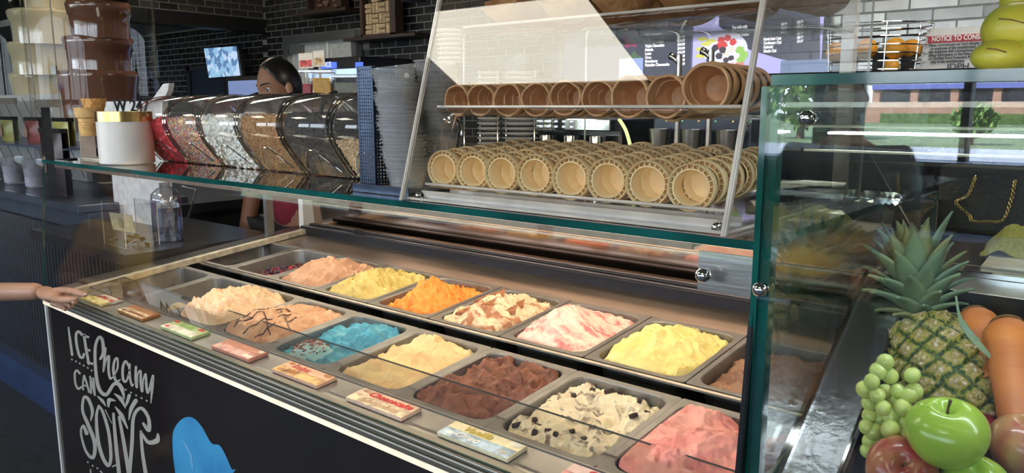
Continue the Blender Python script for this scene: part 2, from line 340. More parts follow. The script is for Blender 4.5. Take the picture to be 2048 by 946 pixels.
# ceiling light panels
CL = emis('warm_diffuser', (1, .93, .78), 7.5)
for i, (x0, x1, y0, y1, lb) in enumerate([(-3.09, -1.87, -.87, -.26, 'bright rectangular ceiling light above the customer aisle in front of the shelf'), (-.5, .7, -1.6, -1.0, 'ceiling light behind the camera on the right'), (-5.6, -4.4, -.87, -.26, 'ceiling light at the far left of the customer aisle'),
        (-5.4, -4.2, 2.0, 2.6, 'ceiling light over the worker area near the pass-through window'), (-.6, .6, 2.4, 3.0, 'ceiling light over the worker area at the right'), (2.2, 3.4, .4, 1.0, 'ceiling light at the far right beyond the fruit cabinet')]):
    t = thing('ceiling_light', lb, 'ceiling light', ((x0+x1)/2, (y0+y1)/2, 2.8), group='recessed ceiling lights')
    MB().bb(x0, x1, y0, y1, 2.785, 2.795).build('diffuser', CL, t)
    MB().bb(x0-.03, x0, y0-.03, y1+.03, 2.78, 2.8).bb(x1, x1+.03, y0-.03, y1+.03, 2.78, 2.8).bb(x0, x1, y0-.03, y0, 2.78, 2.8).bb(x0, x1, y1, y1+.03, 2.78, 2.8).build('frame', WHITE, t)
# ================================================================ ICE CREAM FREEZER
TL = R(5.9)
def PZ(y): return .93+(y-.887)*math.tan(TL)
XL, XR = -2.68, -.37
fz = thing('ice_cream_freezer', 'long ice cream display freezer with black lettered front and steel well', 'display freezer', (-1.5, 1.35, 0))
PAN = mat('glossy_black_panel', (.014, .011, .011), .12, 0, .15, 4)
MB().bb(XL, XR, .88, 1.86, .02, .80).build('cabinet_body', PAN, fz); MB().bb(XL, XR, .88, .90, .80, .87).build('front_lining', PAN, fz); MB().bb(XL, XR, 1.82, 1.86, .80, .87).build('rear_lining', PAN, fz)
fp = MB().bb(XL, XR, .868, .88, .02, .885).build('front_panel', PAN, fz)
MB().bb(XL-.012, XL, .862, 1.86, .02, .90).build('end_trim', WHITE, fz)
MB().bb(XL, XR, .855, .869, .886, .899).build('light_strip', mat('cream_strip', (.85, .76, .6), .4, emit=(1, .85, .6), es=.35), fz)
RAIL = mat('grey_rail', (.20, .185, .15), .35, .6, .15, 8, stretch=(.3, 6, 6))
for i, (y0, z0, h) in enumerate([(.850, .90, .0135), (.8515, .9142, .011), (.854, .9258, .0085)]):
    MB().bb(XL, XR, y0, .885, z0, z0+h).build('rail', RAIL, fz, bevel=.003)
MB().add([(XL, .884, PZ(.884)), (XR, .884, PZ(.884)), (XR, .962, PZ(.962)), (XL, .962, PZ(.962)), (XL, .884, .86), (XR, .884, .86), (XR, .962, .86), (XL, .962, .86)],
    [(0, 1, 2, 3), (4, 5, 1, 0), (7, 6, 2, 3), (0, 3, 7, 4), (1, 2, 6, 5)]).build('label_ledge', mat('ledge_steel', (.42, .41, .39), .36, .9, .15, 10), fz)
MB().bb(XL, -2.548, .962, 1.86, .87, .94).add([(XL, .962, .945), (-2.548, .962, .945), (-2.548, 1.86, PZ(1.86)), (XL, 1.86, PZ(1.86))], [(0, 1, 2, 3)]).build('end_ledge', mat('dark_steel', (.12, .115, .11), .3, .8, .2, 12), fz)
MB().prism([(-2.548, .885, PZ(.885)), (-2.522, .885, PZ(.885)), (-2.522, 1.86, PZ(1.86)), (-2.548, 1.86, PZ(1.86))], (0, 0, .018)).build('side_rail', mat('worn_cream_rail', (.62, .56, .44), .4, .4, .25, 40), fz)
MB().bb(-2.53, XR, 1.25, 1.30, .84, .93).build('divider_channel', BLACK, fz)
MB().prism([(-2.53, 1.295, PZ(1.295)), (-.40, 1.295, PZ(1.295)), (-.40, 1.30, PZ(1.3)+.002), (-2.53, 1.30, PZ(1.3)+.002)], (0, 0, -.004)).build('divider_lip', mat('lip_steel', (.40, .36, .30), .38, .8, .2, 20), fz)
MB().prism([(-2.53, 1.60, PZ(1.60)-.002), (-.38, 1.60, PZ(1.60)-.002), (-.38, 1.74, PZ(1.74)-.002), (-2.53, 1.74, PZ(1.74)-.002)], (0, 0, -.02)).build('back_ledge', mat('brown_ledge_steel', (.27, .235, .20), .3, .9, .12, 5, stretch=(1, 12, 12)), fz)
for y in (1.735, 1.775): MB().bb(-2.56, XR, y, y+.026, PZ(y)-.01, PZ(y)+.030).build('black_rail', mat('rail_black', (.010, .010, .016), .35, spec=.3), fz, bevel=.005)
MB().bb(-2.56, XR, 1.81, 1.86, .86, 1.035).build('back_sill', mat('brown_steel', (.30, .25, .22), .25, .9, .15, 5), fz)
BP = glass('smoky_back_glass', (.5, .42, .38), 3.0, .04, .12)
pane('back_pane', [(-2.62, 1.85, 1.04), (XR, 1.85, 1.04), (XR, 1.829, 1.30), (-2.62, 1.829, 1.30)], .005, fz, mat('copper_mirror', (.46, .33, .27), .10, 1, .1, 3), ACRE)
MB().bb(-2.62, XR, 1.825, 1.835, 1.12, 1.125).build('slide_track', mat('track', (.5, .42, .36), .3, .7), fz)
MB().bb(-2.66, -2.63, 1.80, 1.86, 1.0, 1.32).build('corner_post', WHITE, fz)
# ---- glass of the freezer
gt = thing('glass_sneeze_guard', 'clear glass front of the freezer leaning under the counter shelf', 'glass guard', (-1.5, .87, .93))
pane('front_pane', [(XL, .866, .935), (XR, .866, .935), (XR, .90, 1.328), (XL, .90, 1.328)], .006, gt, glass('front_glass', (.98, .98, .98), .9, 0, .04))
pane('side_pane', [(XR-.002, .88, .94), (XR-.002, 1.8, 1.03), (XR-.002, 1.8, 1.328), (XR-.002, .91, 1.328)], .005, gt)
MB().prism([(XR-.006, .862, .935), (XR+.002, .862, .935), (XR+.002, .896, 1.328), (XR-.006, .896, 1.328)], (0, .012, 0)).build('black_gasket', BLACK, gt)
kb = MB().bb(-.452, -.372, .902, .908, 1.268, 1.318).build('clamp_plate', STEEL, gt)
def knob(p, nrm, parent, r=.009, name='knob'):
    M = Vector(nrm).to_track_quat('Z', 'Y').to_matrix(); p = Vector(p)
    return MB().lathe([(0.0001, .014), (r*.45, .0135), (r*.85, .011), (r, .007), (r*.7, .004), (r*.55, 0), (r*.9, 0), (r*.9, -.002), (.0001, -.002)], p, 16, M).build(name, CHROME, parent, smooth=True)
knob((-.435, .886, 1.291), (0, -1, .1), gt)
sh = thing('glass_shelf', 'long clear glass shelf over the ice cream with green edge', 'glass shelf', (-1.5, 1.2, 1.328))
pane('shelf_pane', [(XL, .893, 1.329), (XR, .893, 1.329), (XR, 1.47, 1.329), (XL, 1.47, 1.329)], .011, sh, glass('shelf_glass', (.90, .93, .92), 1.5, 0, .07))
for x in (-2.6, -.42): MB().bb(x, x+.02, 1.605, 1.635, .98, 1.32).bb(x, x+.02, 1.44, 1.635, 1.318, 1.328).build('bracket', DSTEEL, sh)
# warm lamp strip under the shelf
ls = thing('lamp_strip', 'slim warm light strip under the rear edge of the glass shelf', 'light strip', (-1.5, 1.46, 1.318))
MB().bb(-2.6, -.46, 1.435, 1.475, 1.318, 1.328).build('channel', STEEL, ls)
MB().bb(-2.58, -.48, 1.440, 1.470, 1.312, 1.318).build('diffuser', emis('led_warm', (1, .82, .58), 21), ls)
ls = thing('lamp_strip', 'slim warm light strip behind the front lip of the glass shelf', 'light strip', (-1.5, .93, 1.318))
MB().bb(-2.6, -.46, .899, .903, 1.319, 1.328).bb(-2.6, -.46, .903, .93, 1.322, 1.328).build('channel', mat('copper_steel', (.24, .17, .13), .4, .8), ls)
MB().bb(-2.58, -.48, .906, .928, 1.318, 1.322).build('diffuser', emis('led_warm'), ls)
# inner glass ledge over the front of the pans
pane('ledge_pane', [(-2.5, .93, PZ(.93)+.016), (XR-.02, .93, PZ(.93)+.016), (XR-.02, 1.035, PZ(1.035)+.02), (-2.5, 1.035, PZ(1.035)+.02)], .004, gt, glass('thin_glass', (.95, .95, .94), 1.3), mat('fine_edge', (.1, .11, .1), .2))
# ---- pans
def rrect(a, b, r, n=5, z=0):
    out = []
    for cx, cy, s in ((a-r, b-r, 0), (-a+r, b-r, 90), (-a+r, -b+r, 180), (a-r, -b+r, 270)):
        for k in range(n+1):
            t = R(s+90*k/n); out.append((cx+r*cos(t), cy+r*sin(t), z))
    return out
def make_pan(loc, lab):
    t = thing('gelato_pan', lab, 'pan', loc, (TL, 0, 0), 'steel pans in the freezer')
    W, H = .1185, .1445; rings = [rrect(W, H, .006, z=-.012), rrect(W, H, .006), rrect(W-.012, H-.013, .034), rrect(W-.014, H-.015, .034, z=-.003), rrect(W-.024, H-.026, .036, z=-.10)]
    b = MB(); vs = [p for r in rings for p in r]; n = len(rings[0])
    b.add(vs, [(i*n+k, i*n+(k+1) % n, (i+1)*n+(k+1) % n, (i+1)*n+k) for i in range(len(rings)-1) for k in range(n)]+[[4*n+k for k in range(n)]])
    b.build('rim_and_well', DSTEEL, t, local=True, fixn=False); return t
def gmat(name, c1, c2, c3=None, p=(.42, .58), scale=14, st=(1, 1, 1), rough=.55, bump=.35):
    if name in _M: return _M[name]
    m, n, b = nodes(name); L = n.links; tcn = n.nodes.new('ShaderNodeTexCoord'); mp = n.nodes.new('ShaderNodeMapping'); mp.inputs['Scale'].default_value = st; mp.inputs['Rotation'].default_value = (0, 0, .6)
    L.new(tcn.outputs['Object'], mp.inputs[0]); nz = n.nodes.new('ShaderNodeTexNoise'); nz.inputs['Scale'].default_value = scale; nz.inputs['Detail'].default_value = 5; nz.inputs['Distortion'].default_value = 1.2; L.new(mp.outputs[0], nz.inputs[0])
    r = n.nodes.new('ShaderNodeValToRGB'); e = r.color_ramp; e.elements[0].position = p[0]; e.elements[0].color = (*c2, 1); e.elements[1].position = p[1]; e.elements[1].color = (*c1, 1)
    if c3: q = e.elements.new(p[1]+.12); q.color = (*c3, 1)
    L.new(nz.outputs[0], r.inputs[0]); L.new(r.outputs[0], b.inputs['Base Color']); b.inputs['Roughness'].default_value = rough
    b.inputs['Subsurface Weight'].default_value = .25; b.inputs['Subsurface Radius'].default_value = (.008, .005, .003); b.inputs['Subsurface Scale'].default_value = 1
    n2 = n.nodes.new('ShaderNodeTexNoise'); n2.inputs['Scale'].default_value = 160; n2.inputs['Detail'].default_value = 4; L.new(tcn.outputs['Object'], n2.inputs[0])
    bp = n.nodes.new('ShaderNodeBump'); bp.inputs['Strength'].default_value = bump; bp.inputs['Distance'].default_value = .002; L.new(n2.outputs[0], bp.inputs['Height']); L.new(bp.outputs[0], b.inputs['Normal'])
    _M[name] = m; return m
HF = {}
def gelato(cx, row, name, lab, mt, level=-.02, hump=.04, hc=(0, 0), hs=.9, rip=.006, rf=9, ra=.5, rough=.006, rs=4, slope=0, dig=0, dc=(0, .5), ds=.35, seed=0, patch=None, warp=.5, full=.020):
    rip *= .62; level += full; hump *= .85; rough *= .75
    yc = (.961+1.25)/2 if row == 0 else (1.305+1.60)/2
    loc = Vector((cx, yc, PZ(yc)))
    t = thing('ice_cream', lab, 'ice cream', loc, (TL, 0, 0), 'ice creams in the freezer pans')
    NU, NV = 90, 108; A, B = .1035, .1285
    def h(u, v):
        wx = warp*fbm(u*1.6+seed, v*1.6, seed, 2); a = u*cos(ra)+v*sin(ra)
        g = exp(-(((u-hc[0])/hs)**2+((v-hc[1])/(hs*1.1))**2)*1.3)
        z = level+hump*g+slope*v
        s = sin(rf*(a+wx*.35)+1.5*fbm(u*2.2, v*2.2+seed, 3.1, 2)); z += rip*.6*(1-abs(s)**.7*1.6+.3*s)
        bb_ = v*cos(ra)-u*sin(ra); z += rip*1.5*(.5-abs(fbm(a*rf*.42+wx+seed, bb_*1.3+wx*.6, seed*1.9, 3))*1.9)
        z += rough*fbm(u*rs+seed*3, v*rs, seed, 4)+.0022*fbm(u*9+seed, v*9, 4, 3)-.0022*abs(fbm(a*16+seed, (v*cos(ra)-u*sin(ra))*4, 2, 2))
        z += rough*.8*(1-2*abs(fbm(u*rs*.7+9, v*rs*.7+seed, 1.7, 3)))
        if dig:
            q = ((u-dc[0])/ds)**2+((v-dc[1])/ds)**2; z -= dig*exp(-q)+0*q
        e = max(abs(u), abs(v)); z -= .010*max(0, (e-.86)/.14)**2; z = min(z, -.002+(.10+.05*fbm(u*7, v*7, seed, 2))*max(0, 1-e))
        return z
    vs = []; fs = []
    for j in range(NV+1):
        for i in range(NU+1):
            u = -1+2*i/NU; v = -1+2*j/NV; z = max(-.085, h(u, v)); k = 1-.07*max(0, -z)/.1
            # square -> rounded rectangle
            m_ = max(abs(u), abs(v)); rr = 1-.10*(min(abs(u), abs(v))**5)*m_
            vs.append((u*A*rr*k, v*B*rr*k, z))
    for j in range(NV):
        for i in range(NU):
            a = j*(NU+1)+i; fs.append((a, a+1, a+NU+2, a+NU+1))
    MB().add(vs, fs).build(name, mt, t, smooth=True, local=True, fixn=False)
    t['h'] = 0; del t['h']; HF[t.name] = (h, A, B); return t
def on_gel(t, u, v, dz=0):
    h, A, B = HF[t.name]; return Vector((u*A, v*B, h(u, v)+dz))
cream = gmat('cream_gelato', (.92, .78, .54), (.84, .63, .40), st=(1, 3, 1)); choc = gmat('chocolate_gelato', (.25, .10, .055), (.15, .055, .03), scale=30)
FX = [-.528-.2375*i for i in range(9)]; BX = [-.555-.24*i for i in range(9)]
fl = ['strawberry', 'cookies and cream', 'chocolate', 'vanilla', 'blue', 'coffee and cream', 'pale hazelnut', 'nearly empty yellow', 'far yellow']
bl = ['brown chocolate', 'bright yellow', 'pink rippled', 'cream cookie', 'orange sorbet', 'pistachio', 'light coffee', 'berry', 'empty wine red']
ycs = ((.961+1.25)/2, (1.305+1.60)/2)
for i, x in enumerate(FX): make_pan((x, ycs[0], PZ(ycs[0])), 'steel pan holding the %s ice cream in the front row' % fl[i])
for i, x in enumerate(BX): make_pan((x, ycs[1], PZ(ycs[1])), 'steel pan holding the %s ice cream in the back row' % bl[i])
G = gelato
G(FX[0], 0, 'gelato', 'smooth pink strawberry ice cream at the near right of the front row', gmat('strawberry', (.90, .42, .36), (.80, .28, .26), scale=9), level=-.025, hump=.035, hc=(-.1, -.3), hs=1.2, rip=.004, rf=5, rough=.012, rs=1.6, slope=.004, dig=.03, dc=(.3, .95), ds=.4, seed=1)
g1 = G(FX[1], 0, 'gelato', 'scraped white and brown cookies and cream ice cream, second in the front row', gmat('oreo', (.90, .82, .62), (.88, .76, .54), (.16, .09, .06), p=(.46, .54), scale=26), level=-.035, hump=.018, hc=(0, -.2), hs=.9, rip=.004, rf=7, rough=.014, rs=3.5, dig=.03, dc=(.2, .2), ds=.45, seed=2)
G(FX[2], 0, 'gelato', 'rough dark chocolate ice cream with paddle ridges in the front row', gmat('choc', (.30, .115, .065), (.17, .06, .035), scale=24), level=-.035, hump=.05, hc=(-.1, -1), hs=.9, rip=.006, rf=10, ra=.15, rough=.018, rs=3, slope=.01, seed=3)
G(FX[3], 0, 'gelato', 'creamy vanilla ice cream with torn folds in the front row', gmat('vanilla', (.90, .72, .38), (.84, .58, .28), scale=9), level=-.035, hump=.02, hc=(-.2, .5), hs=.9, rip=.009, rf=5, rough=.012, rs=2.2, dig=.022, dc=(.2, -.1), ds=.35, seed=4)
g4 = G(FX[4], 0, 'gelato', 'bright blue ice cream with sprinkled pale mound in the front row', gmat('blue', (.10, .46, .62), (.06, .30, .45), (.35, .68, .75), scale=12), level=-.042, hump=.022, hc=(.3, .5), hs=.6, rip=.008, rf=5, rough=.018, rs=2.6, slope=.006, seed=5)
g5 = G(FX[5], 0, 'gelato', 'light coffee ice cream drizzled with chocolate lines in the front row', gmat('coffee', (.80, .52, .32), (.68, .38, .21), scale=10), level=-.03, hump=.045, hc=(-.3, -.4), hs=.9, rip=.008, rf=9, ra=.2, rough=.010, rs=3, seed=6)
G(FX[6], 0, 'gelato', 'tall pale hazelnut ice cream with long swept ridges in the front row', gmat('hazel', (.93, .72, .48), (.84, .56, .34), scale=9, st=(1, 3, 1)), level=-.012, hump=.05, hc=(0, -.2), hs=1.1, rip=.008, rf=13, ra=1.1, rough=.006, rs=3, slope=-.008, dig=.03, dc=(.6, .9), ds=.35, seed=7)
ym = gmat('yellow_scrap', (.85, .64, .22), (.70, .48, .14), scale=12)
G(FX[7], 0, 'gelato', 'small leftover of yellow ice cream in a nearly empty front row pan', ym, level=-.078, hump=.07, hc=(.1, -.55), hs=.55, rip=.003, rough=.008, rs=3, seed=8, full=0)
G(FX[8], 0, 'gelato', 'thin yellow ice cream scraps in the farthest front row pan', ym, level=-.078, hump=.06, hc=(.4, .3), hs=.55, rip=.003, rough=.012, rs=3.5, seed=9, full=0)
G(BX[0], 1, 'gelato', 'folded brown chocolate ice cream at the right end of the back row', gmat('milkchoc', (.36, .19, .11), (.22, .10, .06), scale=8), level=-.045, hump=.03, hc=(.1, 0), rip=.009, rf=7, ra=1.2, rough=.007, rs=2, seed=10)
G(BX[1], 1, 'gelato', 'smooth bright yellow ice cream with wavy folds in the back row', gmat('yellow', (.90, .78, .32), (.84, .66, .22), scale=6), level=-.03, hump=.055, hc=(-.05, -.15), hs=.85, rip=.008, rf=6, ra=.3, rough=.009, rs=1.8, seed=11)
G(BX[2], 1, 'gelato', 'pink and white rippled strawberry cream mound in the back row', gmat('pinkripple', (.93, .60, .50), (.80, .16, .17), (.95, .74, .62), p=(.36, .50), scale=10, st=(1, 4, 1)), level=-.03, hump=.075, hc=(-.1, -.2), hs=.75, rip=.004, rf=14, ra=-.5, rough=.004, rs=2, seed=12)
g3 = G(BX[3], 1, 'gelato', 'cream ice cream with brown cookie triangles in the back row', gmat('cookiecream', (.92, .76, .52), (.76, .48, .27), (.45, .19, .09), p=(.34, .48), scale=11, st=(1, 2.5, 1)), level=-.03, hump=.05, hc=(0, -.2), hs=.8, rip=.010, rf=6, ra=.15, rough=.01, rs=2.5, seed=13)
G(BX[4], 1, 'gelato', 'grainy bright orange sorbet mound in the back row', gmat('orange', (.98, .40, .07), (.92, .29, .04), scale=24, bump=.8), level=-.04, hump=.08, hc=(.05, -.15), hs=.62, rip=.003, rf=9, rough=.014, rs=5, seed=14)
G(BX[5], 1, 'gelato', 'yellow green pistachio ice cream with crinkled ridges in the back row', gmat('pistachio', (.72, .56, .20), (.55, .42, .12), scale=12, st=(1, 3, 1)), level=-.03, hump=.05, hc=(-.1, -.1), hs=.85, rip=.008, rf=12, ra=.9, rough=.009, rs=4, seed=15)
G(BX[6], 1, 'gelato', 'light brown coffee ice cream with heaped folds in the back row', gmat('latte', (.68, .42, .28), (.52, .30, .19), scale=10), level=-.03, hump=.055, hc=(-.1, -.1), hs=.8, rip=.009, rf=10, ra=.4, rough=.012, rs=3, seed=16)
g8 = G(BX[7], 1, 'gelato', 'dark wine red berry ice cream topped with fruit in the back row', gmat('berry', (.14, .012, .028), (.07, .008, .018), scale=14, rough=.35), level=-.06, hump=.035, hc=(-.1, -.3), hs=.7, rip=.004, rough=.016, rs=4, seed=17, full=.006)
G(BX[8], 1, 'gelato', 'last wine red smear of ice cream in the far back row pan', gmat('berry', (.1, .01, .02), (.06, .01, .02)), level=-.09, hump=.03, hc=(.2, -.3), hs=.6, rip=.002, rough=.012, rs=4, seed=18, full=0)
rr = random.Random(3)
# toppings
for k in range(7):
    u, v = [(-.55, -.6), (-.35, -.2), (-.1, .1), (.1, -.4), (.62, -.25), (-.5, .15), (.45, .15)][k]; p = on_gel(g3, u, v, -.004)
    MB().prism([p+Vector(q) for q in ((-.018, -.014, 0), (.02, -.008, .004), (.002, .02, .01))], (0, .003, .007)).build('cookie_piece', mat('cookie_brown', (.34, .13, .05), .8, 0, .3, 90, bump=.6), g3, local=True)
for k in range(22):
    p = on_gel(g8, rr.uniform(-.5, .4), rr.uniform(-.8, .2), .004)
    MB().sphere(p, rr.uniform(.005, .009), 10, 7).build('berry', mat('raspberry' if k % 4 == 0 else 'blueberry', (.6, .02, .03) if k % 4 == 0 else (.03, .02, .05), .3, 0, .3, 200, bump=.5), g8, smooth=True, local=True)
b = MB()
for k in range(90):
    p = on_gel(g4, rr.uniform(-.7, .1), rr.uniform(-.85, -.25), .022); d = Vector((rr.gauss(0, 1), rr.gauss(0, 1), rr.gauss(0, .3))).normalized()*.004; 
    p.z = -.006-.02*((p.x+.03)/.06)**2-.02*((p.y+.07)/.06)**2+.001+.014; b.tube([p-d, p+d], .0013, 5)
def dome(c, a, bb, hh, mt, parent, name, seed):
    vs = []; N, K = 14, 30
    for i in range(N+1):
        r_ = i/N
        for k in range(K):
            t = 2*pi*k/K; x, y = r_*cos(t), r_*sin(t); q = 1+.12*fbm(cos(t)*1.3+seed, sin(t)*1.3, 2)
            vs.append((c[0]+x*a*q, c[1]+y*bb*q, c[2]+hh*sqrt(max(0, 1-r_*r_))+.005*fbm(x*3+seed, y*3, 1, 3)))
    return MB().add(vs, [(i*K+k, i*K+(k+1) % K, (i+1)*K+(k+1) % K, (i+1)*K+k) for i in range(N) for k in range(K)]).build(name, mt, parent, smooth=True, local=True)
dome((-.03, -.07, -.045), .062, .055, .052, gmat('pale_blue', (.62, .85, .82), (.40, .72, .76), scale=20), g4, 'whipped_mound', 3)
b2 = MB()
for k in range(110):
    a = rr.uniform(0, 2*pi); q = sqrt(rr.uniform(0, .55)); x, y = q*cos(a), q*sin(a); p = Vector((-.03+x*.062, -.07+y*.055, -.045+.053*sqrt(1-q*q)+.001)); d = Vector((rr.gauss(0, 1), rr.gauss(0, 1), 0)).normalized()*.004
    b2.tube([p-d, p+d], .0013, 5)
b2.build('sprinkles', confetti('sprinkle_mix', [(.5, .12, .05), (.12, .05, .03), (.7, .3, .2), (.25, .1, .06)]), g4, local=True, kind='stuff')
for (u0, v0, u1, v1) in [(-.9, -.1, .6, -.65), (-.8, .25, .8, -.3), (-.5, -.9, -.2, .3), (0, -.95, .15, .2), (.4, -.9, .35, .1), (-.7, .0, -.6, -.8)]:
    pts = [on_gel(g5, u0+(u1-u0)*k/12+.04*sin(k), v0+(v1-v0)*k/12, .001) for k in range(13)]
    MB().tube(pts, .0016, 6).build('chocolate_drizzle', mat('drizzle', (.06, .02, .01), .3), g5, smooth=True, local=True)
for k in range(16):
    p = on_gel(g1, *[(-.8, -.75), (-.65, -.5), (-.9, -.3), (-.3, -.85), (-.15, -.7), (.1, -.8), (-.7, .5), (-.5, .75), (-.2, .85), (.5, .8), (.8, .6), (.75, .3), (.4, -.5), (.2, -.55), (-.45, -.6), (0, .9)][k], .003)
    MB().box(p, (rr.uniform(.008, .02), rr.uniform(.006, .012), .008), (rr.uniform(-.5, .5), rr.uniform(-.5, .5), rr.uniform(0, 3)), bev=.002).build('cookie_crumb', mat('dark_cookie', (.035, .018, .012), .7, 0, .3, 200, bump=.6), g1, local=True)
# ---- flavour labels on the ledge
PTL = frame((0, 0, 0), (1, 0, 0), (0, cos(TL), sin(TL)))
def label_card(x, y, l1, l2, c1, c2, t1, t2, lab, w=.163, d=.052, rz=0):
    z = PZ(y)+.001; o = thing('flavour_label', lab, 'label', (x, y, z), (TL, 0, rz), 'flavour labels along the ledge')
    MB().box((0, 0, .004), (w, d, .008), bev=.001).build('card', mat('card_'+l1+l2, c1, .35, 0, .1, 60), o, local=True)
    MB().box((0, -d*.25, .0082), (w*.98, d*.48, .0006)).build('lower_band', mat('band_'+l1+l2, c2, .35, 0, .35, 70), o, local=True)
    b = MB(); q = random.Random(l1)
    for k in range(5):
        a = q.uniform(-.45, .45)*w; c = q.choice([-1, 1])*d*.3
        b.lathe([(.0001, .0092), (.009, .0090), (.0095, .0086)], (a if abs(a) > w*.25 else (w*.38 if a > 0 else -w*.38), c, 0), 10, None, lambda p, t: Vector((p.x, p.y*.6, p.z)))
    b.build('printed_motifs', mat('motif_'+l1+l2, t2, .5), o, local=True)
    bpy.context.view_layer.update()
    for s, yy, tm in ((l1, d*.06, t1), (l2, -d*.38, t2)):
        if s:
            t = text(s, d*.42, Matrix.Translation((-w*.30, yy, .0094)), mat('ink_%s' % (s+l1), tm, .4), None, shear=.35, bold=.0003, sx=1.15); t.parent = o
WT = (.85, .8, .68)
label_card(-.59, .918, 'Strawberry', '', (.85, .6, .55), (.8, .35, .3), (.6, .03, .04), (.6, .05, .05), 'pink label card at the near end of the ledge')
label_card(-.85, .918, 'Vanilla', 'Oreo', (.86, .78, .5), (.42, .56, .68), (.62, .48, .1), (.88, .85, .78), 'yellow and blue label card before the cookies and cream pan')
label_card(-1.107, .918, 'Cheesecake', 'Chocolate', (.88, .62, .45), (.82, .62, .42), (.7, .06, .05), (.62, .42, .28), 'cream label card with red script before the chocolate pan')
label_card(-1.365, .918, 'Lotus', 'Milk', (.85, .52, .35), (.82, .45, .16), (.75, .15, .1), (.55, .24, .08), 'orange label card before the vanilla pan')
label_card(-1.62, .918, '', '', (.60, .26, .17), (.80, .40, .34), (.7, .3, .2), (.85, .75, .6), 'brown and pink label card before the blue pan')
label_card(-1.88, .918, 'Nutella', '', (.5, .62, .28), (.82, .76, .62), (.4, .6, .2), (.6, .06, .05), 'green and white label card with dark red print')
label_card(-2.14, .918, '', 'Caramel', (.42, .19, .07), (.76, .64, .46), (.6, .3, .1), (.3, .12, .05), 'brown caramel label card, third from the far end', w=.15)
label_card(-2.36, .930, '', 'Cherry', (.82, .76, .68), (.72, .62, .56), (.7, .1, .1), (.6, .05, .06), 'white label card with red print at the far end', w=.11, d=.035)
label_card(-2.38, .898, 'Mango', '', (.80, .72, .34), (.78, .70, .36), (.7, .6, .2), (.6, .45, .12), 'plain yellow label card at the far end', w=.13, d=.03)
# ---- printed front: lettering drawn as flat ribbons on the panel
PY = .8675
INK = mat('silver_print', (.50, .47, .40), .35, .2, .05, 5)
def ribbon(b, pts, w, k=6):     # pts in picture pixels on the panel, w width in the same units (number or list)
    P = [Vector((p[0], p[1], 0)) for p in pts]; S = cat(P, k) if len(P) > 2 else P; N = len(S)
    W = w if isinstance(w, (list, tuple)) else [w]*len(pts); vs = []
    for i, p in enumerate(S):
        t = (S[min(i+1, N-1)]-S[max(i-1, 0)]).normalized(); n = Vector((-t.y, t.x, 0)); f = i*(len(W)-1)/max(1, N-1); a = int(f); ww = W[a]+(W[min(a+1, len(W)-1)]-W[a])*(f-a)
        for s in (-1, 1): q = p+n*ww*s/2; v = at(q.x, q.y, PY); vs.append(v)
    b.add(vs, [(2*i, 2*i+1, 2*i+3, 2*i+2) for i in range(N-1)])
    for i in range(0, N, 2):
        f = i*(len(W)-1)/max(1, N-1); a = int(f); ww = W[a]+(W[min(a+1, len(W)-1)]-W[a])*(f-a)
        if ww > 1.2: b.add([at(S[i].x+ww*.5*cos(2*pi*k/10), S[i].y+ww*.5*sin(2*pi*k/10), PY-.0003-.00002*i) for k in range(10)], [list(range(10))])
def C(x, y): return (120+x*.3235, 640+y*.3235)        # coordinates taken from the enlarged crop
def word(name, strokes):
    b = MB()
    for pts, w in strokes: ribbon(b, [C(*p) for p in pts], [q*.37 for q in w] if isinstance(w, (list, tuple)) else w*.37)
    return b.build(name, INK, fz, fixn=False)
word('lettering_ice', [([(52, 45), (62, 120), (75, 215)], [8, 13, 14]), ([(135, 90), (115, 72), (100, 90), (103, 150), (120, 220), (140, 232), (148, 212)], 15),
    ([(148, 92), (162, 180), (178, 270)], 15), ([(148, 97), (180, 108)], 13), ([(158, 180), (188, 190)], 12), ([(172, 262), (205, 272)], 13)])
word('lettering_can', [([(122, 330), (105, 312), (92, 330), (95, 390), (112, 425), (130, 415)], 12), ([(148, 345), (142, 390), (143, 430)], 10), ([(150, 345), (165, 390), (180, 445)], 11), ([(142, 402), (168, 408)], 8),
    ([(186, 350), (190, 400), (192, 452)], 10), ([(188, 355), (200, 400), (214, 460)], 11), ([(206, 360), (212, 410), (216, 465)], 10)])
word('lettering_cream', [([(250, 240), (268, 200), (262, 125), (240, 108), (218, 170), (220, 300), (240, 420), (285, 462), (330, 400), (360, 395), (385, 430), (398, 490)], [14, 18, 18, 16, 16, 18, 20, 20, 18, 22, 24, 4]),
    ([(280, 175), (275, 240), (268, 320), (285, 250), (302, 225), (300, 300), (310, 360), (330, 350)], [14, 14, 8, 8, 15, 15, 14, 7]),
    ([(330, 350), (355, 300), (355, 240), (338, 250), (330, 310), (345, 375), (372, 370)], [7, 10, 12, 13, 15, 15, 7]),
    ([(430, 295), (405, 255), (388, 300), (392, 370), (412, 375), (432, 300), (430, 275), (432, 350), (445, 405), (455, 395)], [12, 13, 15, 15, 11, 8, 13, 14, 12, 6]),
    ([(470, 290), (468, 350), (475, 415), (480, 340), (498, 315), (500, 380), (508, 440), (515, 370), (530, 335), (534, 400), (545, 450), (575, 345), (570, 420), (562, 515)], [13, 15, 14, 8, 12, 15, 14, 8, 12, 15, 12, 13, 16, 4])])
word('lettering_splash', [([(230, 470), (262, 500), (285, 535)], [4, 18, 2]), ([(345, 500), (305, 495), (300, 535)], [3, 24, 10]), ([(335, 455), (378, 490), (405, 548)], [4, 24, 2]), ([(428, 468), (415, 510), (400, 545)], [20, 16, 2]),
    ([(468, 500), (440, 550), (425, 620)], [24, 22, 3]), ([(340, 535), (380, 590), (418, 672)], [4, 24, 6])])
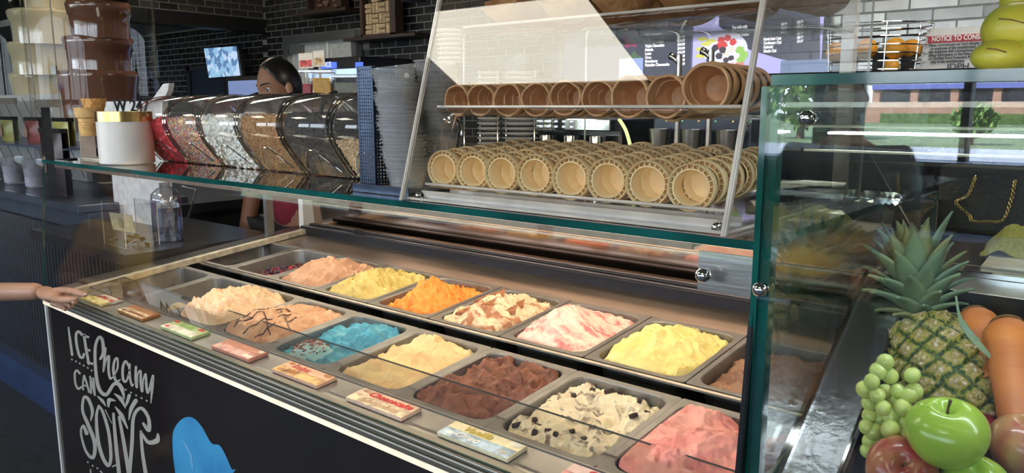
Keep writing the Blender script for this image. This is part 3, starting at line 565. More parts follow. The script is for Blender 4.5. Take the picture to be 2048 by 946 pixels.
word('lettering_solve', [([(190, 620), (200, 560), (175, 490), (148, 480), (140, 560), (175, 650), (215, 760), (205, 850), (160, 810), (130, 700), (145, 655), (165, 700)], [8, 18, 18, 15, 16, 20, 22, 20, 14, 12, 16, 22]),
    ([(240, 530), (225, 600), (235, 740), (265, 850), (300, 900), (315, 840), (300, 690), (265, 570), (240, 530)], [12, 16, 20, 20, 18, 18, 18, 16, 12]),
    ([(280, 555), (320, 640)], [5, 4]), ([(330, 580), (345, 760), (365, 946)], [14, 20, 22]), ([(325, 905), (365, 890)], 8),
    ([(365, 600), (395, 760), (425, 946)], [14, 20, 22]), ([(430, 946), (445, 760), (455, 600), (500, 545), (545, 600), (550, 680), (515, 640)], [20, 20, 18, 18, 18, 24, 14]),
    ([(500, 690), (510, 820), (530, 946)], [14, 18, 22]), ([(500, 690), (545, 755), (600, 745), (605, 705)], [10, 20, 30, 10])])
dts = [(75, 245), (100, 257), (123, 270), (148, 283), (173, 297), (197, 313), (408, 432), (440, 450), (472, 467), (505, 484), (537, 500), (173, 880), (203, 903), (232, 918)]
for x, y in dts: word('printed_dot', [([(x-3, y-3), (x+3, y+3)], 8)])
word('lettering_tip', [([(188, 925), (190, 946)], 8)]); word('lettering_tip', [([(250, 935), (262, 946)], 8)])
pb = [C(*p) for p in [(695, 740), (703, 680), (740, 625), (785, 600), (830, 610), (880, 665), (935, 760), (985, 775), (1020, 830), (1060, 920), (1070, 946), (850, 1200), (760, 1100), (720, 980), (700, 850)]]
pp = cat([(x, y, 0) for x, y in pb]+[(pb[0][0], pb[0][1], 0)], 5)[:-1]
MB().add([at(p.x, p.y, PY) for p in pp], [list(range(len(pp)))]).build('printed_blue_lolly', mat('lolly_print', (.06, .34, .62), .4, 0, .3, 7, c2=(.03, .22, .48)), fz, fixn=False)
MB().add([at(*C(*p), PY-.0006) for p in [(752, 735), (775, 760), (815, 830), (822, 900), (820, 946), (812, 900), (800, 830), (765, 765)]], [list(range(8))]).build('printed_highlight', mat('lolly_light', (.16, .42, .68), .4), fz, fixn=False)
# ================================================================ ON THE GLASS SHELF
ZS = 1.3405
YMAT = Matrix(((1, 0, 0), (0, 0, 1), (0, -1, 0)))       # local z -> world +y
# ---- acrylic cone case
cc = thing('acrylic_cone_case', 'clear slanted acrylic display case with three cone trays on the glass shelf', 'display case', (-.72, 1.2, ZS))
def sideq(x): return [(x, .903, ZS), (x, 1.45, ZS), (x, 1.45, 1.80), (x, 1.035, 1.80)]
pane('side_pane', sideq(-1.02), .004, cc, ACR, ACRE); pane('side_pane', sideq(-.422), .004, cc, ACR, ACRE)
pane('front_pane', [(-1.02, .902, ZS), (-.418, .902, ZS), (-.418, 1.034, 1.80), (-1.02, 1.034, 1.80)], .004, cc, ACR, ACRE)
pane('base_pane', [(-1.02, .91, ZS+.001), (-.42, .91, ZS+.001), (-.42, 1.45, ZS+.001), (-1.02, 1.45, ZS+.001)], .004, cc, ACR, ACRE)
for x in (-1.021, -.419):
    MB().prism([(x-.0035, .899, ZS), (x+.0035, .899, ZS), (x+.0035, 1.031, 1.80), (x-.0035, 1.031, 1.80)], (0, .006, 0)).build('edge_strip', ACRE, cc)
MB().bb(-1.0, -.44, .93, .934, ZS+.004, ZS+.016).bb(-1.0, -.44, 1.0, 1.004, ZS+.004, ZS+.012).build('base_rail', ACRE, cc)
def tray(z, y0, y1, lip, x0=-1.005, x1=-.437):
    b = MB(); pr = [(y0, z+lip), (y0+.003, z+lip*.4), (y0+.012, z+.002), (y0+.03, z), (y1-.01, z), (y1, z+lip)]
    vs = [(x, y, q) for x in (x0, x1) for y, q in pr]; n = len(pr)
    b.add(vs, [(i, i+1, n+i+1, n+i) for i in range(n-1)])
    o = b.build('tray', ACR, cc, smooth=True); s = o.modifiers.new('s', 'SOLIDIFY'); s.thickness = .003
    MB().tube([(x0, y0, z+lip), (x1, y0, z+lip)], .0025, 8).build('tray_lip', ACRE, cc, smooth=True)
tray(1.3565, .945, 1.43, .010); tray(1.483, .978, 1.42, .018); tray(1.625, 1.045, 1.42, .018)
for x in (-1.0, -.44):
    for z in (1.36, 1.49): knob((x+.0, 1.0 if z > 1.4 else .93, z-.012), (0, -1, 0), cc, .006, 'screw_cap')
# cake cones
CAKE = mat('cake_cone_wafer', (.98, .80, .50), .6, 0, .1, 25, c2=(.95, .68, .36), bump=.15, bscale=120, sss=.1)
def cake_mesh():
    b = MB(); r = .0335
    b.lathe([(r-.003, .004), (r-.001, .0005), (r, .002), (r-.0005, .018), (r-.002, .022), (.0265, .026), (.0235, .075), (.0225, .078), (.0001, .078)], n=36, M=YMAT)
    b.lathe([(r-.0035, .003), (r-.0035, .014), (.0262, .014)], n=36, M=YMAT)
    b.lathe([(.0262, .014), (.0262, .003), (.0245, .002), (.0235, .004), (.0215, .05), (.020, .055), (.0001, .055)], n=36, M=YMAT)
    for k in range(22):
        a = 2*pi*k/22; b.box(((.0283)*cos(a), .009, .0283*sin(a)), (.005, .010, .0012), (0, -a, 0))
    return b
grp = 'cake cones on the lower tray'; proto = None
for i in range(8):
    for j in range(8):
        lb = 'pale cake cone, %s in the %s lower tray stack from the left' % ('front one' if j == 0 else ORD[j]+' back', ORD[i])
        if proto is None: o = proto = cake_mesh().build('cake_cone', CAKE, smooth=True)
        else: o = proto.copy(); COL.objects.link(o)
        tag(o, lb, 'ice cream cone', grp)
        o.location = (-.976+.0683*i+random.uniform(-.002, .002), .960+.030*j+random.uniform(-.002, .002), 1.3925+.0021*j+random.uniform(-.001, .001)); o.rotation_euler = (random.uniform(-.02, .02), random.uniform(0, 1), .16+random.uniform(-.04, .04))
# waffle cups
WAF = mat('dark_waffle_cup', (.70, .42, .22), .5, 0, .2, 40, c2=(.52, .27, .12), bump=.5, bscale=90)
def waffle_mesh():
    f = lambda p, a: Vector((p.x*(1+.02*sin(5*a)+.01*sin(9*a+1)), p.y*(1+.02*sin(3*a)), p.z+(.0015*sin(4*a+.5) if p.z < .01 else 0)))
    return MB().lathe([(.0245, .001), (.0265, 0), (.028, .002), (.0278, .006), (.024, .034), (.017, .066), (.0001, .07), (.0001, .066), (.015, .06), (.0215, .034), (.0245, .001)], n=32, M=YMAT, fn=f)
proto = None; grp = 'waffle cups on the middle tray'
for i in range(9):
    for j in range(7):
        lb = 'brown waffle cup, %s in the %s middle tray row from the left' % ('front one' if j == 0 else ORD[j]+' back', ORD[i])
        if proto is None: o = proto = waffle_mesh().build('waffle_cup', WAF, smooth=True)
        else: o = proto.copy(); COL.objects.link(o)
        tag(o, lb, 'ice cream cone', grp); up = .014 if i == 8 else (.004 if i == 6 else 0)
        s = 1.22 if i == 8 else (1.12 if i >= 6 else 1.0)
        o.location = (-.968+.0592*i, .985+.0235*j+random.uniform(-.003, .003), 1.513+up+random.uniform(-.002, .002)); o.scale = (s, 1, s); o.rotation_euler = (random.uniform(-.03, .03), random.uniform(0, 6), .14+random.uniform(-.04, .04))
# waffle bowls on the top tray
WB = mat('waffle_bowl', (.60, .33, .14), .5, 0, .2, 30, c2=(.45, .21, .08), bump=.6, bscale=80)
for i in range(5):
    f = lambda p, a: Vector((p.x, p.y, p.z))*(1+.05*sin(14*a)*(1 if p.z > .01 else 0))
    M = Euler((R(35), R(random.uniform(-8, 8)), 0)).to_matrix()
    c = Vector((-.93+.115*i, 1.13, 1.655))
    o = MB().lathe([(.0001, 0), (.028, .002), (.045, .02), (.056, .055), (.058, .056), (.058, .054), (.042, .02), (.025, .006), (.0001, .004)], n=56, M=M, fn=f)
    o.v = [v+c for v in o.v]; o = o.build('waffle_bowl', WB, smooth=True); tag(o, 'fluted waffle bowl on the top tray, %s from the left' % ORD[i], 'waffle bowl', 'waffle bowls on the top tray')
    for k in (1, 2, 3, 4):
        q = o.copy(); COL.objects.link(q); q.location = (.003*k, .055*k, .006); tag(q, 'fluted waffle bowl, %s behind the %s front bowl on the top tray' % (ORD[k-1], ORD[i]), 'waffle bowl', 'waffle bowls on the top tray')
# ---- candy jars
PROF = [(y_, z_*.945) for y_, z_ in [(0, 0), (-.018, .022), (-.04, .052), (-.060, .085), (-.070, .115), (-.064, .15), (-.036, .182), (.01, .199), (.06, .199), (.11, .18), (.155, .135), (.160, .10), (.148, .06), (.13, .02), (.125, 0)]]
def yb(z):
    ys = []
    for i in range(len(PROF)):
        (a, b), (c, d) = PROF[i], PROF[(i+1) % len(PROF)]
        if min(b, d) <= z <= max(b, d) and b != d: ys.append(a+(c-a)*(z-b)/(d-b))
    return min(ys), max(ys)
JG = glass('jar_plastic', (.98, .97, .96), 1.6, .01, .05, milk=.03)
JW = .178
def jar(xr, lab, cm, fill, bits=None, conf=None):
    x0 = xr-JW; t = thing('candy_jar', lab+' on the glass shelf', 'candy jar', (x0+JW/2, 1.165, ZS), group='curved topping jars on the glass shelf')
    S = cat([(0, y, z) for y, z in PROF[:-1]], 3)+[Vector((0, .125, 0))]; n = len(S); b = MB(); W = JW-.006
    secs = [(x0+.003, .90), (x0+.008, .975), (x0+.02, 1.0), (x0+W-.014, 1.0), (x0+W-.002, .975), (x0+W+.003, .90)]
    cy, cz = .05, .095; vs = []
    for x, s in secs: vs += [(x, 1.105+cy+(p.y-cy)*s, ZS+.001+max(0, cz+(p.z-cz)*s)) for p in S]
    b.add(vs, [(i*n+k, i*n+(k+1) % n, (i+1)*n+(k+1) % n, (i+1)*n+k) for i in range(5) for k in range(n)]); b.add(vs[:n], [list(range(n))]); b.add(vs[-n:], [list(range(n))])
    b.build('jar_body', JG, t, smooth=True)
    for x in (x0+.0, x0+JW-.004): MB().tube([(x+.002, 1.105+p.y, ZS+.002+max(.001, p.z)) for p in S], .0022, 6).build('jar_seam', glass('seam_plastic', (.75, .72, .68), 4, .02, .15), t, smooth=True)
    MB().tube([(x0+JW*.14+JW*.72*(k/10), 1.105+yb(.014+.05*sin(pi*k/10))[0]-.002, ZS+.014+.05*sin(pi*k/10)) for k in range(11)], .0016, 6).build('embossed_arch', glass('seam_plastic'), t, smooth=True)
    MB().prism([(x0+.02, 1.105+.075, ZS+.188), (x0+JW-.02, 1.105+.075, ZS+.188), (x0+JW-.02, 1.105+.165, ZS+.135), (x0+.02, 1.105+.165, ZS+.135)], (0, .006, .008)).build('lid', glass('smoky_lid', (.55, .52, .50), 2, .05, .06, milk=.05), t, bevel=.003)
    MB().tube([(x0+JW*.5, 1.105+.11, ZS+.12), (x0+JW*.5, 1.105+.13, ZS+.186), (x0+JW*.5, 1.105+.17, ZS+.198)], .006, 8).build('scoop_handle', BLACK, t, smooth=True)
    # contents
    b = MB(); lv = 14; vs = []; xa, xb_ = x0+.008, x0+JW-.010; K = 8
    for i in range(lv+1):
        z = .004+(fill-.004)*i/lv; a, c = yb(z); a += .006; c -= .008
        ring = [(xa+(xb_-xa)*k/K, a) for k in range(K+1)]+[(xb_, a+(c-a)*k/4) for k in range(1, 4)]+[(xb_-(xb_-xa)*k/K, c) for k in range(K+1)]+[(xa, c-(c-a)*k/4) for k in range(1, 4)]
        for x, y in ring: vs.append((x, 1.105+y, ZS+z+(.004*fbm(x*40, y*40) if i == lv else 0)))
    n = len(vs)//(lv+1); b.add(vs, [(i*n+k, i*n+(k+1) % n, (i+1)*n+(k+1) % n, (i+1)*n+k) for i in range(lv) for k in range(n)]+[[lv*n+k for k in range(n)]])
    b.build('filling', cm, t, kind='stuff')
    if bits:
        b = MB(); q = random.Random(int(-xr*1000)); N, r, kind = bits
        for k in range(N):
            z = q.uniform(.004, fill); a, c = yb(z); w_ = q.random()
            if w_ < .55: p = Vector((q.uniform(xa, xb_), 1.105+a+.006, ZS+z))
            elif w_ < .85: p = Vector((xb_, 1.105+q.uniform(a+.008, c-.01), ZS+z))
            else: p = Vector((q.uniform(xa, xb_), 1.105+q.uniform(yb(fill)[0]+.01, yb(fill)[1]-.01), ZS+fill+.002))
            d = Vector((q.gauss(0, 1), q.gauss(0, .35), q.gauss(0, 1))).normalized()
            if kind == 'rod': b.tube([p-d*r*3, p+d*r*3], r, 4)
            elif kind == 'marsh': b.sphere(p, r, 8, 6, (1, q.uniform(.75, 1.1), q.uniform(.75, 1.1)))
            else: b.box(p, (r*q.uniform(.6, 1.6), r, r*q.uniform(.6, 1.4)), (q.uniform(0, 3), q.uniform(0, 3), 0))
        b.build('pieces', conf, t, smooth=(kind == 'marsh'), kind='stuff')
    return t
RED = mat('red_candy', (.75, .03, .06), .25, 0, .4, 30, sss=.3)
SPR = [(.85, .2, .35), (.9, .45, .1), (.95, .75, .2), (.2, .45, .25), (.25, .3, .65), (.9, .85, .8), (.35, .12, .08), (.75, .1, .12)]
jar(-2.161, 'curved clear jar of red candy, farthest left of the row', RED, .125, (220, .007, 'chunk'), confetti('red_bits', [(.75, .03, .06), (.6, .02, .04), (.85, .06, .10)], .25))
jar(-1.974, 'curved clear jar of multicoloured sprinkles', voro('sprinkle_core', SPR, 260), .130, (3200, .0011, 'rod'), confetti('sprinkles', SPR))
jar(-1.787, 'curved clear jar of small white marshmallows', mat('marshmallow_core', (.75, .72, .66), .8), .135, (420, .0068, 'marsh'), mat('marshmallow', (.88, .86, .80), .8, sss=.3))
jar(-1.600, 'curved clear jar of golden brown crumbs', mat('crumb', (.46, .24, .09), .85, 0, .25, 160, bump=.8), .140, (700, .003, 'chunk'), confetti('crumb_bits', [(.46, .24, .09), (.38, .18, .06), (.52, .29, .12)], .9))
jar(-1.412, 'curved clear jar of dark chocolate crumbs', mat('dark_crumb', (.035, .025, .022), .7, 0, .3, 160, bump=.8), .145, (500, .003, 'chunk'), mat('dark_crumb'))
jar(-1.224, 'curved clear jar of chopped nuts beside the perforated stand', mat('nuts', (.62, .44, .26), .8, 0, .25, 120, bump=.8), .088, (700, .004, 'chunk'), confetti('nut_bits', [(.68, .49, .30), (.55, .36, .19), (.74, .58, .38)], .8))
# ---- white canister and sample cones
t = thing('canister', 'white round canister with a gold rim at the left end of the shelf', 'canister', (-2.29, .985, ZS))
MB().lathe([(.0001, .001), (.070, .001), (.073, .004), (.073, .122), (.070, .122)], (-2.29, .985, ZS), 64).build('body', mat('canister_white', (.80, .76, .73), .35, 0, .02), t, smooth=True)
MB().lathe([(.070, .120), (.0742, .120), (.0742, .148), (.071, .148), (.071, .14), (.0001, .14)], (-2.29, .985, ZS), 64).build('gold_rim', mat('brass', (.62, .44, .17), .22, 1, .1, 4, stretch=(1, 1, .01)), t, smooth=True)
t = thing('cone_holder', 'low clear acrylic rack holding the sample cones beside the canister', 'cone holder', (-2.50, 1.0, ZS))
MB().bb(-2.62, -2.40, .985, 1.03, ZS+.105, ZS+.110).build('holder_plate', ACR, t); MB().bb(-2.62, -2.617, .985, 1.03, ZS, ZS+.105).bb(-2.403, -2.40, .985, 1.03, ZS, ZS+.105).bb(-2.62, -2.40, .985, 1.03, ZS, ZS+.004).build('holder_foot', ACRE, t)
c0 = at(178, 272, .995); c1 = at(178, 215, .995); hh = c1.z-c0.z
t = thing('cake_cone', 'flat bottomed yellow cake cone standing in the acrylic rack left of the canister', 'ice cream cone', c0)
MB().lathe([(.0001, 0), (.022, 0), (.0235, .002), (.027, hh*.62), (.033, hh*.66), (.036, hh*.97), (.037, hh), (.034, hh), (.032, hh*.7), (.0001, hh*.6)], c0, 36, fn=lambda p, a: Vector((p.x, p.y, p.z))).build('wafer', mat('yellow_wafer', (.80, .50, .20), .6, 0, .12, 60, bump=.4), t, smooth=True)
b = MB()
for k in range(5): z = hh*(.1+.1*k); b.lathe([(.0235+.0035*z/(hh*.62), z-.001), (.0248+.0035*z/(hh*.62), z), (.0235+.0035*z/(hh*.62), z+.001)], c0, 36)
b.build('grid_ridges', mat('yellow_wafer'), t, smooth=True)
c1 = at(190, 197, 1.04); c2_ = at(196, 300, 1.04)
t = thing('waffle_cone', 'pointed waffle cone dipped in dark chocolate behind the cake cone', 'ice cream cone', c2_); H = c1.z-c2_.z
MB().lathe([(.016, H*.52), (.036, H), (.033, H), (.0001, H*.6)], c2_, 32).build('cone', mat('golden_waffle', (.74, .42, .15), .6, 0, .15, 50, bump=.4), t, smooth=True)
b = MB()
for s in (-1, 1):
    for k in range(7): b.tube([c2_+Vector(((.016+.02*(q/10))*1.02*cos(k*.9+s*q*.16), (.016+.02*(q/10))*1.02*sin(k*.9+s*q*.16), H*(.52+.48*q/10))) for q in range(11)], .0012, 5)
b.build('waffle_ridges', mat('ridge', (.62, .32, .10), .6), t, smooth=True)
MB().lathe([(.0005, 0), (.017, H*.54), (.0001, H*.54)], c2_, 24).build('chocolate_tip', mat('dip', (.06, .03, .025), .4, 0, .3, 300, bump=.8), t, smooth=True)
# ---- perforated stand with plastic cups
PB = mat('blue_black_metal', (.035, .05, .085), .3, .7, .2)
st = thing('cup_dispenser', 'dark blue perforated metal holder beside the cone case', 'cup holder', (-1.13, 1.0, ZS))
def perf(b, o, ux, uz, nx, nz, p, hole=.34):
    o, ux, uz = Vector(o), Vector(ux), Vector(uz)
    for i in range(nx):
        for j in range(nz):
            c = o+ux*p*(i+.5)+uz*p*(j+.5); vs = [c+ux*p*a+uz*p*d for a, d in ((-.5, -.5), (.5, -.5), (.5, .5), (-.5, .5))]+[c+ux*p*a+uz*p*d for a, d in ((0, -hole*1.1), (hole*.8, 0), (0, hole*1.1), (-hole*.8, 0))]
            b.add(vs, [(0, 1, 5, 4), (1, 2, 6, 5), (2, 3, 7, 6), (3, 0, 4, 7)])
b = MB(); perf(b, (-1.195, .955, ZS+.012), (1, 0, 0), (0, 0, 1), 6, 34, .0064); o = b.build('perforated_front', PB, st); o.modifiers.new('s', 'SOLIDIFY').thickness = .0015
b = MB(); perf(b, (-1.155, .957, ZS+.012), (.25, .97, 0), (0, 0, 1), 22, 34, .0064); o = b.build('perforated_side', PB, st); o.modifiers.new('s', 'SOLIDIFY').thickness = .0015
MB().bb(-1.199, -1.195, .953, .96, ZS, ZS+.235).bb(-1.1565, -1.1525, .953, .96, ZS, ZS+.235).bb(-1.199, -1.1525, .953, .96, ZS+.229, ZS+.236).bb(-1.199, -1.05, .94, 1.10, ZS, ZS+.006).bb(-1.20, -1.04, .935, .94, ZS, ZS+.016).build('frame', PB, st, bevel=.001)
CUP = glass('cup_plastic', (.96, .96, .96), 2.2, .03, .06, milk=.22)
proto = None
for i in range(27):
    b = MB().lathe([(.030, 0), (.040, .034), (.043, .036), (.0435, .038), (.042, .038)], n=28)
    if proto is None: o = proto = b.build('plastic_cup', CUP, smooth=True)
    else: o = proto.copy(); COL.objects.link(o)
    k = i/26; o.location = (-1.085-.028*sin(k*1.5)+.004*sin(i), .975-.0*k, ZS+.008+.0073*i); o.rotation_euler = (.05*k, -.10*k+.03*sin(i*2.1), i)
    tag(o, 'clear plastic cup in the leaning stack by the perforated stand, %s from the bottom' % ORD[i], 'plastic cup', 'nested clear cups in the front stack')
for i in range(12):
    o = proto.copy(); COL.objects.link(o); o.location = (-1.10+.002*sin(i), 1.068, ZS+.11+.009*i); o.rotation_euler = (0, .03*sin(i), i); tag(o, 'clear plastic cup in the upright rear stack, %s from the bottom' % ORD[i], 'plastic cup', 'nested clear cups in the rear stack')
rs_ = tag(MB().lathe([(.028, 0), (.040, .11), (.0001, .11)], (-1.10, 1.068, ZS+.001), 24).build('plastic_tumbler', CUP, smooth=True), 'tall clear plastic tumbler upside under the rear cup stack', 'plastic cup')
# ================================================================ FRUIT CABINET
sl_ = math.tan(R(34)); BN = Vector((0, -sin(R(34)), cos(R(34)))); BU = Vector((0, cos(R(34)), sin(R(34))))
def BZ(y): return 1.021+(y-.977)*sl_
fc = thing('fruit_cabinet', 'stainless fruit display cabinet with tilted well and rear ledge', 'display counter', (.2, 1.3, 0))
MB().bb(-.362, .9, .885, 1.9, .02, .90).build('cabinet_body', PAN, fc)
def slab(b, x0, x1, y0, y1, th, dz=0):
    b.prism([(x0, y0, BZ(y0)+dz), (x1, y0, BZ(y0)+dz), (x1, y1, BZ(y1)+dz), (x0, y1, BZ(y1)+dz)], -BN*th); return b
SB = mat('bright_steel', (.50, .51, .53), .24, 1, .1, 5, bump=.25, bscale=60)
b = MB(); slab(b, -.352, -.285, .90, 1.30, .02); b.build('side_flat', SB, fc)
b = MB(); slab(b, -.358, -.352, .90, 1.30, .02, .006); slab(b, -.289, -.285, .90, 1.30, .02, .004); b.build('side_bead', CHROME, fc)
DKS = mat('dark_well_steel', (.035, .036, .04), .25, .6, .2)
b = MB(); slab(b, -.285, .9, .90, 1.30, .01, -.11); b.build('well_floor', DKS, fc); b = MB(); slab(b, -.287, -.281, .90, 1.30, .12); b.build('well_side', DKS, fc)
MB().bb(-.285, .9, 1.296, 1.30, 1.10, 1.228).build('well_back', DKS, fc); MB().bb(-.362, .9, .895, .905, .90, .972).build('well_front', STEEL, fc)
MB().bb(-.352, .9, 1.30, 1.42, 1.205, 1.228).build('rear_ledge', STEEL, fc, bevel=.003); MB().bb(-.352, .9, 1.422, 1.44, 1.21, 1.236).build('rear_bead', CHROME, fc)
MB().bb(-.352, .9, 1.44, 2.0, 1.18, 1.226).build('rear_worktop', mat('brown_worktop', (.07, .045, .035), .2, 0, .2, 6), fc)
MB().bb(-.362, -.352, .905, 1.9, .90, BZ(.93)).build('end_panel', STEEL, fc)
fg = thing('fruit_cabinet_glass', 'upright clear glass with green edges around the fruit display', 'glass guard', (.2, .9, .95))
FGL = glass('reflective_glass', (.93, .96, .95), 1.9, 0, .055)
pane('front_pane', [(-.364, .893, .97), (.9, .893, .97), (.9, .893, 1.524), (-.364, .893, 1.524)], .011, fg, FGL, TEAL)
pane('side_pane', [(-.368, .906, .99), (-.368, 1.62, 1.2), (-.368, 1.62, 1.524), (-.368, .906, 1.524)], .010, fg, glass('side_glass', (.90, .94, .92), 1.5, 0, .05), TEAL)
pane('top_pane', [(-.364, .890, 1.525), (.9, .890, 1.525), (.9, 1.45, 1.525), (-.364, 1.45, 1.525)], .012, fg, glass('top_glass', (.80, .9, .9), 1.6, 0, .06), TEAL)
MB().bb(-.374, -.352, .888, .906, .905, 1.524).build('corner_edge', mat('corner_glass_edge', (.004, .075, .06), .1, 0, .4, 7, coat=.8), fg)
for p, n_ in (((-.318, .889, 1.487), (0, -1, .2)), ((-.36, .886, 1.285), (0, -1, 0))): knob(p, n_, fg)
for px, py in ((1790, 400), (1738, 396)):
    p = at(px, py, 1.46); MB().lathe([(.0001, .016), (.012, .015), (.013, .004), (.0001, .004)], p, 20, Vector((0, -1, .2)).to_track_quat('Z', 'Y').to_matrix()).tube([p, p+Vector((0, -.02, -.012))], .005, 10).build('standoff', CHROME, fg, smooth=True)
pane('rear_pane', [at(1735, 300, 1.46), at(2300, 300, 1.46), (.9, 1.46, 1.24), (-.30, 1.46, 1.24)], .006, fg, GL, ACRE)
def dp(px, py, t): return CAM+ray(px, py)*t
fl_ = thing('lamp_strip', 'slim cool white lamp bar across the inside of the fruit cabinet near its glass front', 'light strip', (.2, 1.0, 1.46))
MB().bb(-.355, .88, .985, 1.02, 1.470, 1.476).bb(-.355, .88, .985, .989, 1.448, 1.470).build('channel', ACR, fl_); MB().bb(-.355, .88, .983, 1.02, 1.4755, 1.478).build('upper_bead', mat('cream_bead', (.8, .72, .5), .4), fl_); MB().bb(-.355, .88, .983, .989, 1.446, 1.4485).build('lower_bead', mat('cream_bead'), fl_)
MB().bb(-.33, .87, .992, 1.016, 1.4675, 1.470).build('diffuser', emis('led_cool', (.86, .93, 1), 26), fl_)
# apples
def apple(px, py, t, r, mt, lab, tilt, grp='apples in the fruit well', n=40, stem=True):
    c = dp(px, py, t); o = thing('apple', lab, 'apple', c, tilt, grp); pr = []
    for i in range(25):
        a = -pi/2+pi*i/24; q = r*(cos(a)**.92 if cos(a) > 1e-6 else 0)*(1+.06*sin(a)); z = r*.88*sin(a); u = max(0, 1-q/(r*.42)) if q < r*.42 else 0
        z -= (1 if a > 0 else -.5)*r*.34*u**1.4; pr.append((max(q, 1e-5), z))
    MB().lathe(pr, n=n, fn=lambda p, a: Vector((p.x*(1+.025*sin(5*a)*(.5-p.z/r)), p.y*(1+.025*cos(3*a)), p.z+.02*r*sin(2*a+1)))).build('flesh', mt, o, smooth=True, local=True)
    if stem: MB().tube([(0, 0, r*.50), (r*.02, 0, r*.75), (r*.07, 0, r*1.0)], [.0016, .0013, .002], 8).build('stem', mat('stem', (.12, .07, .035), .7), o, smooth=True, local=True)
    return o
GA = mat('green_apple', (.42, .58, .07), .22, 0, .1, 9, c2=(.32, .50, .06), coat=.3, sss=.15); RA = mat('red_apple', (.36, .03, .035), .28, 0, .3, 30, c2=(.48, .17, .08), stretch=(1.6, 1.6, .35), coat=.3)
RA2 = mat('yellow_red_apple', (.36, .04, .045), .28, 0, .3, 22, c2=(.52, .28, .12), stretch=(1.2, 1.2, .3), coat=.3)
apple(1893, 866, .90, .0445, GA, 'large green apple on top in front of the pineapple', (.22, -.08, 0.3))
apple(1803, 940, .93, .040, RA, 'red streaked apple left below the big green apple', (.9, .3, 0))
apple(2056, 893, .93, .043, RA2, 'red and yellow apple at the right edge of the photo', (.15, .05, 0))
apple(1962, 878, 1.0, .036, mat('dark_red_apple', (.25, .02, .035), .25, 0, .3, 12, coat=.3), 'dark red apple wedged behind the big green apple', (.4, 0, 0), stem=False)
apple(1950, 972, .90, .037, GA, 'green apple below the big green apple at the bottom of the photo', (.5, 0, 0), stem=False)
# grapes
gb = thing('grape_bunch', 'bunch of green grapes left of the pineapple', 'grapes', dp(1770, 790, 1.0))
GP = mat('grape_skin', (.58, .66, .20), .2, 0, .12, 60, sss=.4, coat=.25); gpr = None; q = random.Random(5)
for k, (x, y) in enumerate([(218, 260), (175, 315), (245, 345), (135, 380), (385, 342), (295, 437), (170, 465), (218, 440), (395, 445), (365, 465), (118, 515), (205, 545), (325, 540), (255, 595), (120, 590), (190, 605), (105, 662), (250, 673), (325, 628), (195, 690), (130, 748), (345, 710), (195, 760), (108, 808), (92, 430), (280, 500), (250, 730), (150, 690), (330, 590)]):
    t_ = .965+.0*k+(.035 if k in (7, 10, 14, 15, 19, 22, 24, 25, 26, 27, 28, 16, 20, 23) else 0)+q.uniform(-.006, .006); c = dp(1700+x*.3234, 640+y*.3234, t_)
    if gpr is None: o = gpr = MB().sphere((0, 0, 0), .0098, 20, 14, (1, 1, 1.1)).build('grape', GP, gb, smooth=True, local=True)
    else: o = gpr.copy(); COL.objects.link(o)
    s = q.uniform(.92, 1.12); o.scale = (s, s, s); o.rotation_euler = (q.uniform(-1, 1), q.uniform(-1, 1), 0); o.location = c-gb.location
b = MB(); pts = [dp(1772, 725, .99), dp(1775, 780, 1.0), dp(1765, 840, 1.0), dp(1752, 890, 1.0)]; b.tube(cat(pts), .0014, 6)
for x, y in ((1800, 765), (1745, 800), (1805, 810), (1740, 765), (1820, 755)): b.tube([pts[1], dp(x, y, .985)], .001, 5)
b.build('stem', mat('grape_stem', (.30, .30, .10), .7), gb, smooth=True)
# pineapple
Pb = dp(1932, 872, 1.05); Pt = dp(1843, 655, 1.15); ax = (Pt-Pb).normalized(); L_ = (Pt-Pb).length; PR = .067
pa = thing('pineapple', 'whole pineapple with spiky green crown lying tilted in the fruit well', 'pineapple', Pb)
Q = ax.to_track_quat('Z', 'Y').to_matrix(); Bs = Pb-ax*.03; Hh = L_+.035
import numpy as np
NE = 118; ey = []
for k in range(NE):
    s = (k+.5)/NE; a = k*2.399963; ey.append((a % (2*pi), s))
ea = np.array([e[0] for e in ey]); es_ = np.array([e[1] for e in ey])
NU, NV = 180, 130; vs = []; tone = []
def prad(s): return PR*(1-abs(2*s-1)**3.2*.42)*(1.0 if s < .5 else 1-.12*(s-.5))
for j in range(NV+1):
    s = j/NV; r0 = prad(s) if 0 < j < NV else prad(s)*.55
    for i in range(NU):
        a = 2*pi*i/NU; da = np.abs((ea-a+pi) % (2*pi)-pi)*PR; ds_ = (es_-s)*Hh; d = np.sqrt(da**2+(ds_*1.12)**2); o2 = np.partition(d, 1); d0, d1 = o2[0], o2[1]
        e = max(0, min(1, (d1-d0)/.012)); ce = max(0, 1-d0/.0105); h = .0065*e**.6*(1 if e < 1 else 1)-.0025*max(0, 1-abs(d0-.006)/.004)+.003*ce+.0012*fbm(a*12, s*25, 0, 2)
        p = Vector(((r0+h)*cos(a), (r0+h)*sin(a), s*Hh)); vs.append(Bs+Q@p); k0 = int(np.argmin(d))
        tone.append(max(0, min(1, .12+.55*e-.15*ce+.35*max(0, .62-d0/.012)+.42*fbm(a*16, s*34, 5, 3))))
b = MB().add(vs, [(j*NU+i, j*NU+(i+1) % NU, (j+1)*NU+(i+1) % NU, (j+1)*NU+i) for j in range(NV) for i in range(NU)]+[list(range(NU))[::-1], [NV*NU+i for i in range(NU)]])
o = b.build('fruit_body', attrmat('pineapple_skin', [(0, (.02, .035, .01)), (.22, (.045, .085, .018)), (.48, (.30, .27, .04)), (.68, (.34, .24, .09)), (.9, (.62, .52, .40)), (1, (.75, .68, .56))], .5, bump=.8), pa, smooth=False, fixn=False)
